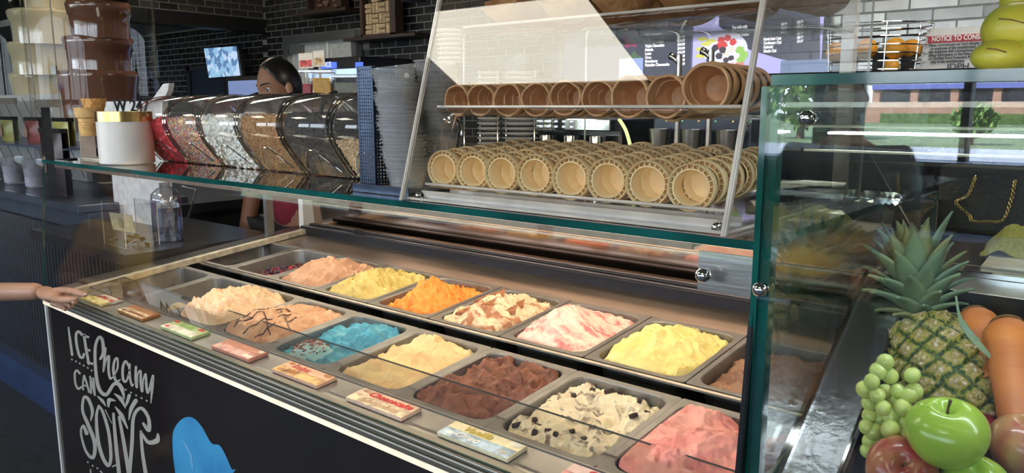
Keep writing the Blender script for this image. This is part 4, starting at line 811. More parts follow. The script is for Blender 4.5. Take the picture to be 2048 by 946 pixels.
at_ = o.data.attributes.new('tone', 'FLOAT', 'POINT'); at_.data.foreach_set('value', tone)
for p in o.data.polygons: p.use_smooth = True
b = MB(); q = random.Random(8)
for e_, s in ey:
    if .05 < s < .95:
        r0 = prad(s)+.007; n_ = Vector((cos(e_), sin(e_), 0)); tg = Vector((-sin(e_), cos(e_), 0)); c_ = Vector((r0*cos(e_), r0*sin(e_), s*Hh-.003))
        for w_ in range(3): h_ = q.uniform(.005, .010); tt_ = q.uniform(-.003, .003); b.add([Bs+Q@(c_+tg*(tt_-.0016)), Bs+Q@(c_+tg*(tt_+.0016)), Bs+Q@(c_+tg*tt_*1.5+Vector((0, 0, h_))+n_*.0015), Bs+Q@(c_+tg*tt_-n_*.003)], [(0, 1, 2), (1, 3, 2), (3, 0, 2)])
b.build('dry_bracts', mat('dry_bract', (.45, .36, .26), .8, 0, .3, 90), pa, kind='stuff')
LF = mat('pineapple_leaf', (.19, .26, .13), .5, 0, .3, 18, c2=(.11, .18, .12), stretch=(1, 1, 1)); LB = mat('browned_leaf', (.26, .25, .10), .55, 0, .3, 25, c2=(.14, .20, .08))
Cb = Pt-ax*.0; up = (dp(1822, 440, 1.2)-Cb).normalized(); QC = up.to_track_quat('Z', 'Y').to_matrix(); q = random.Random(11); CH = .155
for k in range(58):
    s = k/58; a = k*2.399963+.4; ln = (.038+.092*s**.8)*q.uniform(.9, 1.15) if k < 50 else q.uniform(.10, .125); spread = 1.02*(1-s)**.8+.10; hb = .004+.055*s
    N = 8; vs = []
    for i in range(N+1):
        u = i/N; th = spread*(.75+.45*u) if k < 56 else .1; rad = .012*(1-s*.6)+ln*u*sin(min(1.5, th)); z = hb+ln*u*cos(min(1.5, th)); wd = .0135*(1+.75*s)*sin(pi*min(1, (u*.72+.28)))**.8*(1-.15*u)*(1 if u < 1 else .05)
        c = Vector((rad*cos(a), rad*sin(a), z)); tg = Vector((-sin(a), cos(a), 0)); nn = Vector((-cos(a)*cos(th), -sin(a)*cos(th), sin(th)))
        for w_ in (-1, -.5, 0, .5, 1): vs.append(Cb+QC@(c+tg*wd*w_+nn*.006*w_*w_*(1-u*.5)))
    b = MB().add(vs, [(i*5+j, i*5+j+1, (i+1)*5+j+1, (i+1)*5+j) for i in range(N) for j in range(4)])
    o = b.build('leaf', LB if k % 5 == 0 else LF, pa, smooth=True); sm = o.modifiers.new('s', 'SOLIDIFY'); sm.thickness = .0012
# carrots
CA = mat('carrot_skin', (.62, .20, .045), .5, 0, .2, 14, c2=(.50, .15, .04), stretch=(.4, .4, 3), bump=.3)
for (x0, y0, x1, y1, t_, r, lab) in [(1948, 628, 1985, 770, 1.13, .0285, 'short orange carrot just right of the pineapple crown'), (2014, 648, 2036, 850, 1.05, .0315, 'thick orange carrot at the right with pale scars'), (2082, 650, 2088, 850, 1.05, .029, 'orange carrot cut off by the right edge of the photo')]:
    A_, B_ = dp(x0, y0, t_), dp(x1, y1, t_-.10); d = (B_-A_); o = thing('carrot', lab, 'carrot', A_, group='carrots in the fruit well')
    pts = []; rad = []
    for i in range(26):
        u = i/25; pts.append(A_+d*u); rad.append(r*(.35+.65*min(1, u*9)**.6)*(1-.35*u)*(1+.02*sin(i*2.3)))
    MB().tube(pts, rad, 24).build('root', CA, o, smooth=True)
    MB().lathe([(.0001, .002), (.009, .004), (r*.62, .001), (r*.7, -.003), (.0001, -.006)], A_, 14, (-d).to_track_quat('Z', 'Y').to_matrix()).build('cut_top', mat('carrot_top', (.20, .13, .05), .8, 0, .4, 60), o)
pts = cat([dp(1912, 592, 1.05), dp(1922, 640, 1.03), dp(1950, 680, 1.02), dp(1988, 722, 1.01)], 5)
b = MB(); vs = []
for i, p in enumerate(pts): ww = .0015 if i < 4 else .005*sin(pi*min(1, (i-3)/12.5))+.001; vs += [p-_r*ww, p+_r*ww]
b.add(vs, [(2*i, 2*i+1, 2*i+3, 2*i+2) for i in range(len(pts)-1)]); o = b.build('loose_leaf', LF, pa); o.modifiers.new('s', 'SOLIDIFY').thickness = .0008
# mangoes
MG = mat('mango_skin', (.62, .50, .05), .35, 0, .15, 7, c2=(.34, .40, .05), sss=.1)
for px, py, yy, r, sx_, sz_, rz, lab in [(2003, 113, 1.22, .0335, 1.1, .66, -.1, 'yellow green mango lying at the lower left on the glass top'), (2038, 59, 1.25, .043, 1.05, .86, -.15, 'yellow mango with a brown scratch stacked above the lower one'), (2052, 2, 1.28, .030, 1.1, .8, .2, 'mango at the very top of the stack at the corner of the photo'), (2075, 108, 1.24, .038, 1.1, .7, 0, 'mango at the right hidden mostly beyond the photo edge')]:
    c = at(px, py, yy); o = thing('mango', lab, 'mango', c, (0, 0, YAW+rz), 'mangoes on the glass top')
    MB().sphere((0, 0, 0), r, 32, 20, (sx_, 1, sz_)).build('flesh', MG, o, smooth=True, local=True)
    MB().tube([(-r*.85, -r*.55, r*.28), (-r*.6, -r*.80, r*.22), (-r*.3, -r*.95, r*.1)], .0010, 5).build('scratch', mat('scratch', (.2, .1, .04), .8), o, local=True)
    MB().lathe([(.0001, .002), (.004, .002), (.005, 0)], (r*.55, -r*.86, 0), 10, Vector((.5, -.85, 0)).to_track_quat('Z', 'Y').to_matrix()).build('stem_scar', mat('stem'), o, local=True)
# cutting board and cloth
a_ = atz(1960, 545, 1.228); b_ = atz(2010, 495, 1.228)
o = tag(MB().prism([a_, (.3, a_.y, 1.228), (.3, b_.y+.2, 1.228), atz(2010, 480, 1.228)], (0, 0, .012)).build('cutting_board', mat('cream_board', (.72, .64, .50), .5), bevel=.002), 'cream cutting board on the worktop behind the fruit', 'cutting board')
cl = MB(); vs = []; o0 = atz(1972, 500, 1.245)
for j in range(25):
    for i in range(33):
        u, v = i/32, j/24; z = .042*(1-(2*v-1)**4)*(1-(1-min(1, u*6))**2)+.016*fbm(u*5, v*3, 0, 3)-.012*exp(-((u-.35-.2*v)/.04)**2); vs.append((o0.x-.005+u*.30, o0.y-.04+v*.13+.02*sin(u*5)+(.02*(1-min(1, u*6)))*(.5-v), 1.242+z))
cl.add(vs, [(j*33+i, j*33+i+1, (j+1)*33+i+1, (j+1)*33+i) for j in range(24) for i in range(32)])
o = tag(cl.build('towel', mat('yellow_towel', (.62, .55, .13), .95, 0, .15, 200, bump=.9), smooth=True), 'folded yellow towel lying on the cutting board', 'towel'); o.modifiers.new('s', 'SOLIDIFY').thickness = .004
# handbag with chain, modelled behind the glass in place of a purse reflection
t = thing('handbag_reflection', 'black bag with a gold chain standing in for a reflection in the fruit display glass', 'handbag', at(1950, 430, 1.9)); p0, p1 = at(1880, 330, 1.92), at(2048, 480, 1.92)
MB().bb(p0.x, p1.x+.1, 1.92, 1.98, 1.228, p0.z, .01).build('bag_body', mat('black_leather', (.012, .012, .014), .35, 0, .3, 60, bump=.3), t)
cp = cat([at(x, y, 1.90) for x, y in [(1950, 355), (1935, 390), (1912, 405), (1938, 430), (1945, 442), (1975, 443), (2005, 440), (2022, 400), (2030, 360)]], 10); bb_ = MB()
for i in range(0, len(cp)-1):
    d = (cp[i+1]-cp[i]).normalized(); n_ = Vector((0, 1, 0)).cross(d) if i % 2 else Vector((0, 1, 0)); bb_.tube([cp[i]+d*.004*cos(a)+n_*.0028*sin(a) for a in [2*pi*k/8 for k in range(8)]], .0009, 5, closed=True)
bb_.build('gold_chain', mat('gold', (.75, .55, .22), .25, 1), t, smooth=True, kind='stuff')
# ================================================================ LEFT COUNTER (neighbouring display)
nc = thing('side_counter', 'black fluted counter with blue plinth and glass display case on top, left of the freezer', 'counter', (-4.4, 1.6, 0))
MB().bb(-7, -2.76, 1.37, 1.78, .17, .955).build('counter_body', MATTE, nc)
MB().bb(-7, -2.76, 1.30, 1.78, 0, .17).build('plinth', mat('blue_plinth', (.025, .042, .095), .4, 0, .2, 5), nc)
MB().bb(-7, -3.62, 1.33, 1.83, 1.04, 1.075).bb(-7, -3.62, 1.37, 1.78, .955, 1.04).build('worktop_edge', mat('blue_steel', (.14, .16, .20), .3, .7, .1, 5), nc, bevel=.004)
me = None
for k in range(104):
    x = -7+.0405*(k+.5)
    if me is None: o = MB().prism([(.016*cos(a), -.022*sin(a), 0) for a in [pi*j/6 for j in range(7)]], (0, 0, .785)).build('flute', mat('flute_black', (.018, .018, .022), .35, 0, .2), nc, local=True); me = o.data
    else: o = bpy.data.objects.new('flute', me); COL.objects.link(o); o.parent = nc
    o.location = Vector((x, 1.372, .17))-nc.location
dc = thing('pastry_display', 'glass display case holding pouches and dessert cups on the fluted counter', 'display case', (-4.8, 1.6, 1.075))
pane('front_pane', [(-6.4, 1.35, 1.08), (-3.97, 1.35, 1.08), (-3.97, 1.35, 1.53), (-6.4, 1.35, 1.53)], .006, dc)
MB().bb(-3.99, -3.965, 1.345, 1.375, 1.08, 1.50).build('black_post', BLACK, dc)
MB().bb(-4.02, -3.84, 1.33, 1.38, 1.50, 1.535).build('steel_cap', mat('bronze_steel', (.38, .33, .28), .3, .8), dc)
MB().bb(-6.4, -4.3, 1.335, 1.35, 1.515, 1.545).build('top_rail', mat('bronze_steel'), dc)
MB().bb(-6.4, -3.97, 1.42, 1.80, 1.30, 1.308).build('inner_shelf', mat('blue_shelf', (.08, .11, .2), .3), dc)
pb_ = [at(5, 190, 1.75), at(140, 190, 1.75)]
MB().bb(pb_[0].x-.5, pb_[1].x, 1.80, 1.83, 1.08, pb_[0].z).build('striped_back_panel', mat('marbled_panel', (.50, .48, .45), .4, 0, .08, 4), dc)
b = MB()
for k in range(11): x = pb_[1].x-.18*k; b.prism([(x-.55, 1.797, 1.56), (x-.54, 1.797, 1.56), (x-.02, 1.797, 1.10), (x-.03, 1.797, 1.10)], (0, .002, 0))
b.build('diagonal_stripes', mat('stripe_ink', (.22, .2, .18), .6), dc)
pk = at(120, 310, 1.62)
def pouch(p, w, h, mt, lab, grp=None):
    t = thing('coffee_pouch', lab, 'pouch', p, group=grp); vs = []
    for j in range(9):
        for i in range(9):
            u, v = i/8*2-1, j/8; vs.append((u*w/2, -.03*(1-u*u)*(sin(pi*(v*.8+.1))), v*h))
    b = MB(); n = 81; b.add(vs+[(x, .03-0*y, z) for x, y, z in vs], [(j*9+i, j*9+i+1, (j+1)*9+i+1, (j+1)*9+i) for j in range(8) for i in range(8)]+[(n+j*9+i, n+(j+1)*9+i, n+(j+1)*9+i+1, n+j*9+i+1) for j in range(8) for i in range(8)])
    b.build('bag', mt, t, smooth=True, local=True); MB().bb(-w/2, w/2, -.006, .03, h, h+.02).build('seal_strip', BLACK, t, local=True)
    MB().lathe([(.0001, 0), (w*.15, 0)], (0, -.034, h*.5), 20, Euler((R(90), 0, 0)).to_matrix()).build('printed_badge', mat('badge', (.45, .25, .18), .5), t, local=True); return t
PM = mat('dark_brown_foil', (.045, .022, .02), .3, .3, .3, 8)
pouch((at(105, 318, 1.42).x, 1.42, 1.08), .27, .30, PM, 'dark brown pouch with a round badge standing right of the black display post')
for i, x in enumerate((-5.55, -5.15, -4.75, -4.35)): pouch((x, 1.55, 1.308), .2, .12, mat('red_foil', (.35, .08, .06), .35) if i % 2 == 0 else mat('yellow_foil', (.5, .45, .12), .35), ['dark red pouch at the far left', 'yellow pouch second from the left', 'dark red pouch third from the left', 'yellow pouch nearest the black post'][i]+' on the inner shelf of the display', 'pouches on the inner shelf')
for i, x in enumerate((-5.3, -4.95, -4.62, -4.3)):
    t = thing('dessert_cup', 'clear dessert cup with a red cherry swirl, %s from the left inside the display case' % ORD[i], 'dessert cup', (x, 1.5, 1.077), group='dessert cups at the bottom of the display')
    MB().lathe([(.0001, 0), (.045, 0), (.06, .15), (.058, .15)], (0, 0, 0), 20).build('cup', CUP, t, smooth=True, local=True); MB().sphere((0, 0, .06), .045, 14, 8, (1, 1, .8)).build('filling', mat('cherry', (.5, .02, .04), .3), t, smooth=True, local=True)
    MB().lathe([(.0001, .01), (.05, .01), (.052, .10), (.0001, .13)], (0, 0, .0), 16).build('cream_layer', mat('lavender_cream', (.55, .5, .6), .6), t, smooth=True, local=True)
# worktop left of freezer with bottle and tip jar
wt = thing('steel_side_table', 'dark steel worktop behind the glass at the left of the freezer', 'worktop', (-3.0, 1.7, 0))
MB().bb(-3.6, -2.70, 1.13, 1.72, .96, 1.0).build('table_top', mat('dark_worktop', (.05, .045, .045), .25, .3, .3, 8), wt); MB().bb(-2.74, -2.70, 1.14, 1.72, .0, .96).build('side_panel', MATTE, wt)
t = thing('sanitizer_bottle', 'clear sanitizer bottle half filled standing behind the glass at the left', 'bottle', (-2.885, 1.37, 1.0)); o_ = Vector((-2.885, 1.37, 1.0))
PL = glass('bottle_plastic', (.90, .92, .95), 2.5, .02, .08)
MB().lathe([(.0001, .001), (.05, .001), (.054, .006), (.054, .15), (.050, .18), (.03, .2), (.018, .205), (.018, .225)], o_, 36).build('body', PL, t, smooth=True)
MB().lathe([(.0001, .004), (.050, .004), (.050, .128), (.0001, .128)], o_, 30).build('gel', glass('gel', (.62, .66, .75), 1.5, .02, .05), t, smooth=True)
MB().lathe([(.019, .222), (.019, .245), (.0001, .245)], o_, 20).tube([o_+Vector((0, 0, .245)), o_+Vector((0, 0, .27)), o_+Vector((.05, -.02, .268))], .006, 8).build('pump', mat('white_plastic', (.8, .8, .82), .3), t, smooth=True)
lp = o_+Vector((-.0, -.0565, .145)); MB().box(lp+Vector((.02, .0, -.01)), (.05, .001, .05)).build('label', mat('purple_label', (.16, .12, .22), .5), t)
text('Purell', .02, frame(lp+Vector((-.048, -.004, -.005)), (1, 0, 0), (0, 0, 1)), WHITE, t)
t = thing('tip_jar', 'clear square tip box with a dollar bill and coins beside the sanitizer', 'tip jar', (-2.88, 1.24, 1.0)); x, y = -2.90, 1.24
pane('front_pane', [(x-.09, y-.06, 1.002), (x+.09, y-.06, 1.002), (x+.09, y-.06, 1.16), (x-.09, y-.06, 1.16)], .003, t, ACR, ACRE); pane('side_pane', [(x+.09, y-.06, 1.002), (x+.09, y+.06, 1.002), (x+.09, y+.06, 1.16), (x+.09, y-.06, 1.16)], .003, t, ACR, ACRE)
pane('back_pane', [(x-.09, y+.06, 1.002), (x+.09, y+.06, 1.002), (x+.09, y+.06, 1.16), (x-.09, y+.06, 1.16)], .003, t, ACR, ACRE)
MB().box((x, y-.03, 1.085), (.15, .002, .066), (.15, 0, .1)).build('banknote', mat('banknote', (.50, .47, .30), .7, 0, .2, 60), t); MB().lathe([(.0001, 0), (.02, 0)], (x, y-.035, 1.085), 16, Euler((R(90), 0, 0)).to_matrix()).build('portrait_oval', mat('note_ink', (.22, .24, .14), .7), t)
q = random.Random(2)
for k in range(16): MB().lathe([(.0001, .0008), (.010, .0008), (.010, -.0008), (.0001, -.0008)], (x+q.uniform(-.07, .07), y+q.uniform(-.045, .03), 1.006+.002*k), 12, Euler((q.uniform(-.7, .7), q.uniform(-.7, .7), 0)).to_matrix()).build('coin', mat('coin', (.45, .33, .2), .3, 1), t)
ts = thing('menu_stand', 'thin chrome wire stand right of the sanitizer bottle', 'stand', (-2.75, 1.45, 1.0)); MB().tube([at(375, 440, 1.45), at(393, 378, 1.45), at(365, 372, 1.5)], .004, 8).build('wire', CHROME, ts, smooth=True)
pn = at(470, 430, 1.9)
# ================================================================ CHOCOLATE FOUNTAINS
def fountain(pxc, tiers, mt, y, lab):
    t = None
    for i, (py, hw, bot) in enumerate(tiers):
        c = at(pxc, py, y); d = (c-CAM).dot(_f); r = hw*d/F; zb = at(pxc, bot, y).z; h = c.z-zb
        if t is None: t = thing('chocolate_fountain', lab, 'chocolate fountain', (c.x, c.y, 1.2))
        MB().lathe([(r*.89, -h), (r*.89, -h*.7), (r*.91, -h*.4), (r*.95, -.07), (r*.985, -.035), (r, -.015), (r*.96, 0), (r*.80, .012), (r*.5, .016), (.0001, .016)], c, 56, fn=lambda p, a: Vector((p.x*(1+.006*sin(11*a)), p.y*(1+.006*sin(11*a)), p.z))).build('tier', mt, t, smooth=True)
    return t
FM = mat('liquid_chocolate', (.20, .085, .05), .13, 0, .06, 3, coat=.6); FW = mat('liquid_white_chocolate', (.52, .44, .29), .15, 0, .05, 3, coat=.5)
fountain(196, [(-70, 56, 0), (6, 60, 80), (76, 65, 146), (144, 76, 262)], FM, 1.95, 'tall brown chocolate fountain with smooth stacked tiers at the upper left')
fountain(88, [(-40, 44, 26), (24, 66, 92), (88, 66, 152), (148, 62, 262)], FW, 2.15, 'tall white chocolate fountain left of the brown one')
for pxc, y, hw, lab in ((198, 1.95, 116, 'clear acrylic cylinder around the brown chocolate fountain'), (60, 2.15, 110, 'clear acrylic cylinder around the white chocolate fountain')):
    c = at(pxc, 230, y); r = hw*(c-CAM).dot(_f)/F; c.z = 1.0; t = thing('fountain_guard', lab, 'guard', c, group=None)
    b = MB(); n = 40; b.lathe([(r, .0), (r, 1.5)], c, 64); b.build('cylinder', glass('guard_acrylic', (.96, .96, .97), .55, .02, .04), t, smooth=True)
    MB().tube([c+Vector((r*cos(a), r*sin(a), .02)) for a in [2*pi*k/48 for k in range(48)]], .008, 6, closed=True).build('foot_ring', ACRE, t, smooth=True)
    for a in (-.95, -2.3): MB().bb(c.x+r*cos(a)-.003, c.x+r*cos(a)+.003, c.y+r*sin(a)-.004, c.y+r*sin(a)+.002, 1.0, 2.5).build('seam', ACRE, t)
    a = -.97; MB().box(c+Vector((r*cos(a)+.004, r*sin(a)-.01, .70)), (.03, .006, .045), (0, 0, a+pi/2)).lathe([(.0001, .006), (.006, .006), (.006, 0)], c+Vector((r*cos(a)-.008, r*sin(a)-.014, .715)), 10, YMAT).build('hinge', DSTEEL, t)
cb = thing('fountain_table', 'dark table carrying the chocolate fountains behind the side counter', 'table', (-5, 2.2, 0)); MB().bb(-7.5, -3.9, 1.84, 2.6, .95, 1.0).bb(-7.4, -4.0, 1.9, 2.55, 0, .95).build('table_body', MATTE, cb)
# sign 247 and white cone of paper
p0, p1 = at(205, 225, 1.5), at(310, 202, 1.5)
t = thing('paper_sign', 'white paper sign reading 247 behind the gold rimmed canister', 'sign', (p0.x, 1.5, 1.3)); MB().bb(p0.x-.0, p1.x+.05, 1.5, 1.505, 1.30, p1.z).bb(p0.x+.03, p1.x-.03, 1.505, 1.56, 1.0, 1.32).build('sheet', mat('white_paper', (.75, .73, .72), .7), t)
text('W 247', .075, frame((at(228, 222, 1.498).x, 1.498, at(228, 223, 1.498).z), (1, 0, 0), (0, 0, 1)), BLACK, t, sx=1.6, bold=.002)
t = thing('napkin_stack', 'white folded paper standing upright behind the red candy jar', 'paper', at(325, 190, 1.35)); MB().prism([at(x, y, 1.35) for x, y in [(300, 205), (326, 168), (338, 166), (336, 180), (325, 205), (322, 330), (300, 330)]], (0, .02, 0)).build('folded_sheet', mat('white_paper'), t)
# ================================================================ BACK COUNTER AND WALL
bc = thing('back_counter', 'dark back counter under the menu screens', 'counter', (-3, 3.5, 0)); MB().bb(-6.2, 1.5, 3.1, 3.95, 0, .92).build('cabinet', MATTE, bc); MB().bb(-6.2, 1.5, 3.05, 3.97, .92, .96).build('worktop', mat('dark_worktop'), bc)
def screen(name, x0, y0, x1, y1, y, lab, mt, tilt=0):
    a, b_ = at(x0, y0, y), at(x1, y1, y); t = thing(name, lab, 'screen', ((a.x+b_.x)/2, y, b_.z))
    MB().bb(a.x-.012, b_.x+.012, y+.006, y+.04, b_.z-.012, a.z+.012, .002).build('frame', BLACK, t); MB().bb(a.x, b_.x, y, y+.006, b_.z, a.z).build('display', mt, t); return t, a, b_
NAVY = emis('screen_dark', (.035, .035, .065), 1); LIL = emis('screen_lilac', (.52, .50, .95), .9); INKW = emis('screen_white_text', (.9, .9, .95), .95)
ms, a, b_ = screen('menu_screen', 1130, -60, 1383, 168, 3.94, 'left menu screen listing chocolate flavours and prices', NAVY)
def stext(s, px, py, h, t, y, mt=INKW, align='LEFT', sx=1.0): text(s, h, frame((at(px, py, y).x, y, at(px, py, y).z), (1, 0, 0), (0, 0, 1)), mt, t, 'menu_text', align=align, sx=sx, depth=.0008, bold=.0012)
for i, s in enumerate(['Milk Chocolate', 'White Chocolate', 'Dark Chocolate', 'Triple Chocolate', 'Nutella', 'Lotus', 'Oreo', 'Strawberry', 'Pistachio Cheesecake']): stext(s, 1290, 72+i*7.6+.6*i*0, .021, ms, 3.936, sx=.85); stext('$16.99', 1355, 68+i*7.8, .019, ms, 3.936, sx=.85)
for (x, y, r, c, nm) in ((1262, 76, 24, (.45, .02, .12), 'berry'), (1268, 122, 22, (.08, .16, .07), 'mint')): MB().lathe([(.0001, 0), (r*3.4/1550, 0)], at(x, y, 3.937), 20, Euler((R(90), 0, 0)).to_matrix(), lambda p, a: p*(1+.2*sin(5*a))).build('picture_'+nm, emis('pic_'+nm, c, .8), ms)
MB().bb(at(1238, 165, 3.936).x, at(1285, 165, 3.936).x, 3.934, 3.938, at(1240, 165, 3.936).z, at(1240, 118, 3.936).z).build('picture_glass', emis('pic_blue', (.35, .45, .8), .8), ms)
m2, a, b_ = screen('menu_screen', 1388, -60, 1640, 148, 3.94, 'right menu screen with a plate of fruit and a hot drinks list', LIL)
P2 = [at(x, y, 3.937) for x, y in [(1438, -60), (1438, 52), (1480, 88), (1500, 100), (1560, 118), (1640, 135), (1640, -60)]]
MB().prism(P2, (0, .002, 0)).build('dark_picture_area', NAVY, m2)
for i, s in enumerate(['Tea with milk', 'Belgian hot Chocolate', 'Turkish Coffee']): stext(s, 1464, 58+i*7.5, .021, m2, 3.934, sx=.72)
for i, s in enumerate(['Karak Irani Chai', 'Cardamom Chai', 'Kashmiri', 'Masala Chai']): stext(s, 1527, 81+i*8, .021, m2, 3.934, sx=.66)
for i in range(6): stext(['$3.79', '$6.49', '$5.99', '$3.99', '$3.99', '$7.49'][i], 1594, 47+i*7.6, .017, m2, 3.934, sx=.8)
for i in range(3): stext(['$2.99', '$3.49', '$4.99'][i], 1562, 51+i*7.6, .017, m2, 3.934, sx=.8)
def blob(px, py, rx, ry, c, nm, z, s=.8, wob=.1):
    pc = at(px, py, 3.936-z*.0012); k = 3.35/1550
    MB().add([pc+Vector((cos(a)*rx*k*(1+wob*sin(5*a+px)), 0, sin(a)*ry*k*(1+wob*sin(4*a+py)))) for a in [2*pi*j/28 for j in range(28)]], [list(range(28))]).build(nm, emis('pic_%s' % nm, c, s), m2, fixn=False)
blob(1450, 100, 58, 42, (.72, .72, .95), 'plate', 0, .95, .0)
for i, (x, y) in enumerate([(1405, 78), (1412, 88), (1402, 98), (1400, 112), (1422, 82)]): blob(x, y, 14, 5, (.75, .75, .12), 'banana_slice', 1)
for i, (x, y) in enumerate([(1442, 80), (1455, 76), (1466, 84), (1448, 90), (1438, 92)]): blob(x, y, 9, 8, (.75, .05, .05), 'strawberry', 2+i*.1)
for i, (x, y) in enumerate([(1430, 96), (1452, 106), (1438, 112), (1464, 98), (1445, 100)]): blob(x, y, 9, 8, (.85, .8, .72) if i % 2 else (.05, .03, .05), 'cream_dot' if i % 2 else 'dark_berry', 3+i*.1)
for i, (x, y) in enumerate([(1418, 120), (1426, 128), (1452, 120), (1462, 116)]): blob(x, y, 8, 6, (.05, .03, .05), 'dark_berry', 4+i*.1)
for i, x in enumerate(range(1420, 1485, 9)): blob(x, 134-abs(x-1450)*.12, 6, 8, (.8, .25, .22), 'strawberry_slice', 5+i*.1)
for i, (x, y) in enumerate([(1480, 100), (1488, 110), (1482, 120)]): blob(x, y, 11, 9, (.35, .65, .12), 'kiwi', 5+i*.1)
MB().bb(at(1560, 150, 3.9).x, at(1790, 150, 3.9).x-.3, 3.90, 3.92, at(1600, 150, 3.9).z-.28, at(1600, 120, 3.9).z).build('blue_lit_panel', emis('panel_blue', (.30, .42, .75), .5), m2)
# tv in alcove
p = [at(405, 95, 3.7), at(474, 90, 3.7), at(483, 153, 3.7), at(416, 158, 3.7)]
t = thing('wall_television', 'small television with a bright blue picture in the dark alcove', 'television', p[0]); MB().prism([q+Vector((0, .01, 0)) for q in p], (0, .03, 0)).build('frame', BLACK, t)
c = (p[0]+p[2])/2
MB().prism([c+(q-c)*.93 for q in p], (0, .002, 0)).build('display', voro('tv_base', [(.08, .16, .3), (.2, .35, .5), (.35, .45, .6)], 20), t)
tvm = _M['tv_base']; n_ = tvm.node_tree; bs = n_.nodes['Principled BSDF']; rp = [x for x in n_.nodes if x.type == 'VALTORGB'][0]; n_.links.new(rp.outputs[0], bs.inputs['Emission Color']); bs.inputs['Emission Strength'].default_value = .9
t = thing('till_monitor', 'dark monitor with a pale blue screen behind the candy jars', 'monitor', at(500, 200, 3.0)); a, b_ = at(452, 154, 3.0), at(530, 230, 3.0)
MB().bb(a.x, b_.x, 3.0, 3.04, b_.z, a.z, .004).build('frame', BLACK, t); MB().bb(a.x+.03, b_.x, 2.996, 3.0, b_.z, a.z-.03).build('display', emis('pale_blue_screen', (.16, .22, .42), .8), t)
MB().bb(a.x+.2, a.x+.3, 3.04, 3.08, .96, b_.z+.05).build('stand', BLACK, t)
t = struct(MB().bb(-7.6, -6.9, 3.95, 3.99, 0, 1.86).build('door_1', mat('dark_blue_door', (.02, .03, .05), .4)))
MB().bb(-7.64, -7.58, 3.93, 3.99, 0, 1.9).bb(-6.94, -6.88, 3.93, 3.99, 0, 1.9).bb(-7.64, -6.88, 3.93, 3.99, 1.86, 1.9).build('door_frame', MATTE, t)
# floating shelves with framed corks
WD = mat('dark_walnut', (.035, .018, .012), .45, 0, .3, 8, stretch=(1, 12, 12))
for (x0, x1, yb_, fx0, fx1, ftop, lab, inner) in [(697, 840, 84, 726, 778, -10, 'right dark wooden wall shelf under the cork frame', 1), (597, 702, 34, 617, 670, -60, 'left dark wooden wall shelf at the top of the photo', 0)]:
    a, b_ = at(x0, yb_, 3.85), at(x1, yb_-8, 3.85); t = thing('wall_shelf', lab, 'shelf', a, group=None); MB().bb(a.x, b_.x, 3.80, 3.985, a.z-.0, a.z+.022).build('board', WD, t)
    c0_, c1_ = at(fx0, yb_-10, 3.86), at(fx1, ftop, 3.86); z0 = a.z+.022; t = thing('cork_frame' if inner else 'carved_frame', 'dark box frame filled with wine corks on the right wall shelf' if inner else 'carved wooden ornament on the left wall shelf', 'frame', (c0_.x, 3.88, z0))
    b = MB().bb(c0_.x-.03, c0_.x, 3.86, 3.94, z0, c1_.z).bb(c1_.x, c1_.x+.06, 3.86, 3.94, z0, c1_.z).bb(c0_.x-.03, c1_.x+.06, 3.86, 3.94, z0, z0+.02).bb(c0_.x, c1_.x, 3.92, 3.94, z0, c1_.z); b.build('frame', mat('frame_wood', (.06, .03, .02), .5), t)
    if inner:
        cs = (c1_.x-c0_.x)/4; nz = int((c1_.z-z0-.02)/cs*1)
        for i in range(4):
            for j in range(nz+1):
                for k in range(2):
                    vx = (i+j) % 2; cx, cz = c0_.x+cs*(i+.5)+(0 if vx == 0 else (k-.5)*cs*.5), z0+.02+cs*(j+.5)+((k-.5)*cs*.5 if vx == 0 else 0)
                    if cz < c1_.z: MB().tube([(cx-(cs*.47 if vx == 0 else 0), 3.9, cz-(0 if vx == 0 else cs*.47)), (cx+(cs*.47 if vx == 0 else 0), 3.9, cz+(0 if vx == 0 else cs*.47))], cs*.235, 8).build('cork', mat('cork', (.58, .42, .26), .8, 0, .2, 40, obr=.15), t, smooth=True)
    else:
        q = random.Random(4)
        for k in range(30): MB().sphere((q.uniform(c0_.x+.02, c1_.x-.02), 3.91, z0+.03+q.uniform(0, c1_.z-z0-.05)), .022, 8, 6, (1, .5, .6)).build('carving', mat('carved_wood', (.22, .11, .07), .6), t, smooth=True)
p = at(828, 0, 3.6); t = thing('pendant_speaker', 'black round speaker hanging at the top of the brick wall', 'speaker', p); MB().lathe([(.0001, .10), (.08, .09), (.10, .03), (.08, -.01), (.0001, -.02)], p, 24).tube([p, (p.x, p.y, 2.8)], .006, 6).build('housing', MATTE, t, smooth=True)
# drink machine, juice tubs, signs
a, b_ = at(620, 122, 3.45), at(728, 140, 3.45); t = thing('drink_dispenser', 'black topped drink dispenser with a glowing ICE panel', 'drink machine', (a.x, 3.5, .96))
MB().bb(a.x, b_.x, 3.42, 3.9, at(700, 147, 3.45).z+.03, a.z+.01, .01).bb(a.x+.1, b_.x-.1, 3.6, 3.9, .96, a.z-.05).build('head', BLACK, t)
MB().bb(a.x+.0, b_.x+.04, 3.40, 3.9, at(700, 147, 3.45).z-.02, at(700, 147, 3.45).z+.03, .008).build('light_band', emis('cool_band', (.55, .75, 1), .9), t)
for x0, x1 in ((640, 671), (712, 724)): q0, q1 = at(x0, 138, 3.41), at(x1, 124, 3.41); MB().bb(q0.x, q1.x, 3.405, 3.42, q0.z, q1.z).build('blue_panel', emis('ice_blue', (.08, .16, .8), 1), t)
text('ICE', .05, frame(at(650, 134, 3.40), (1, 0, 0), (0, 0, 1)), INKW, t)
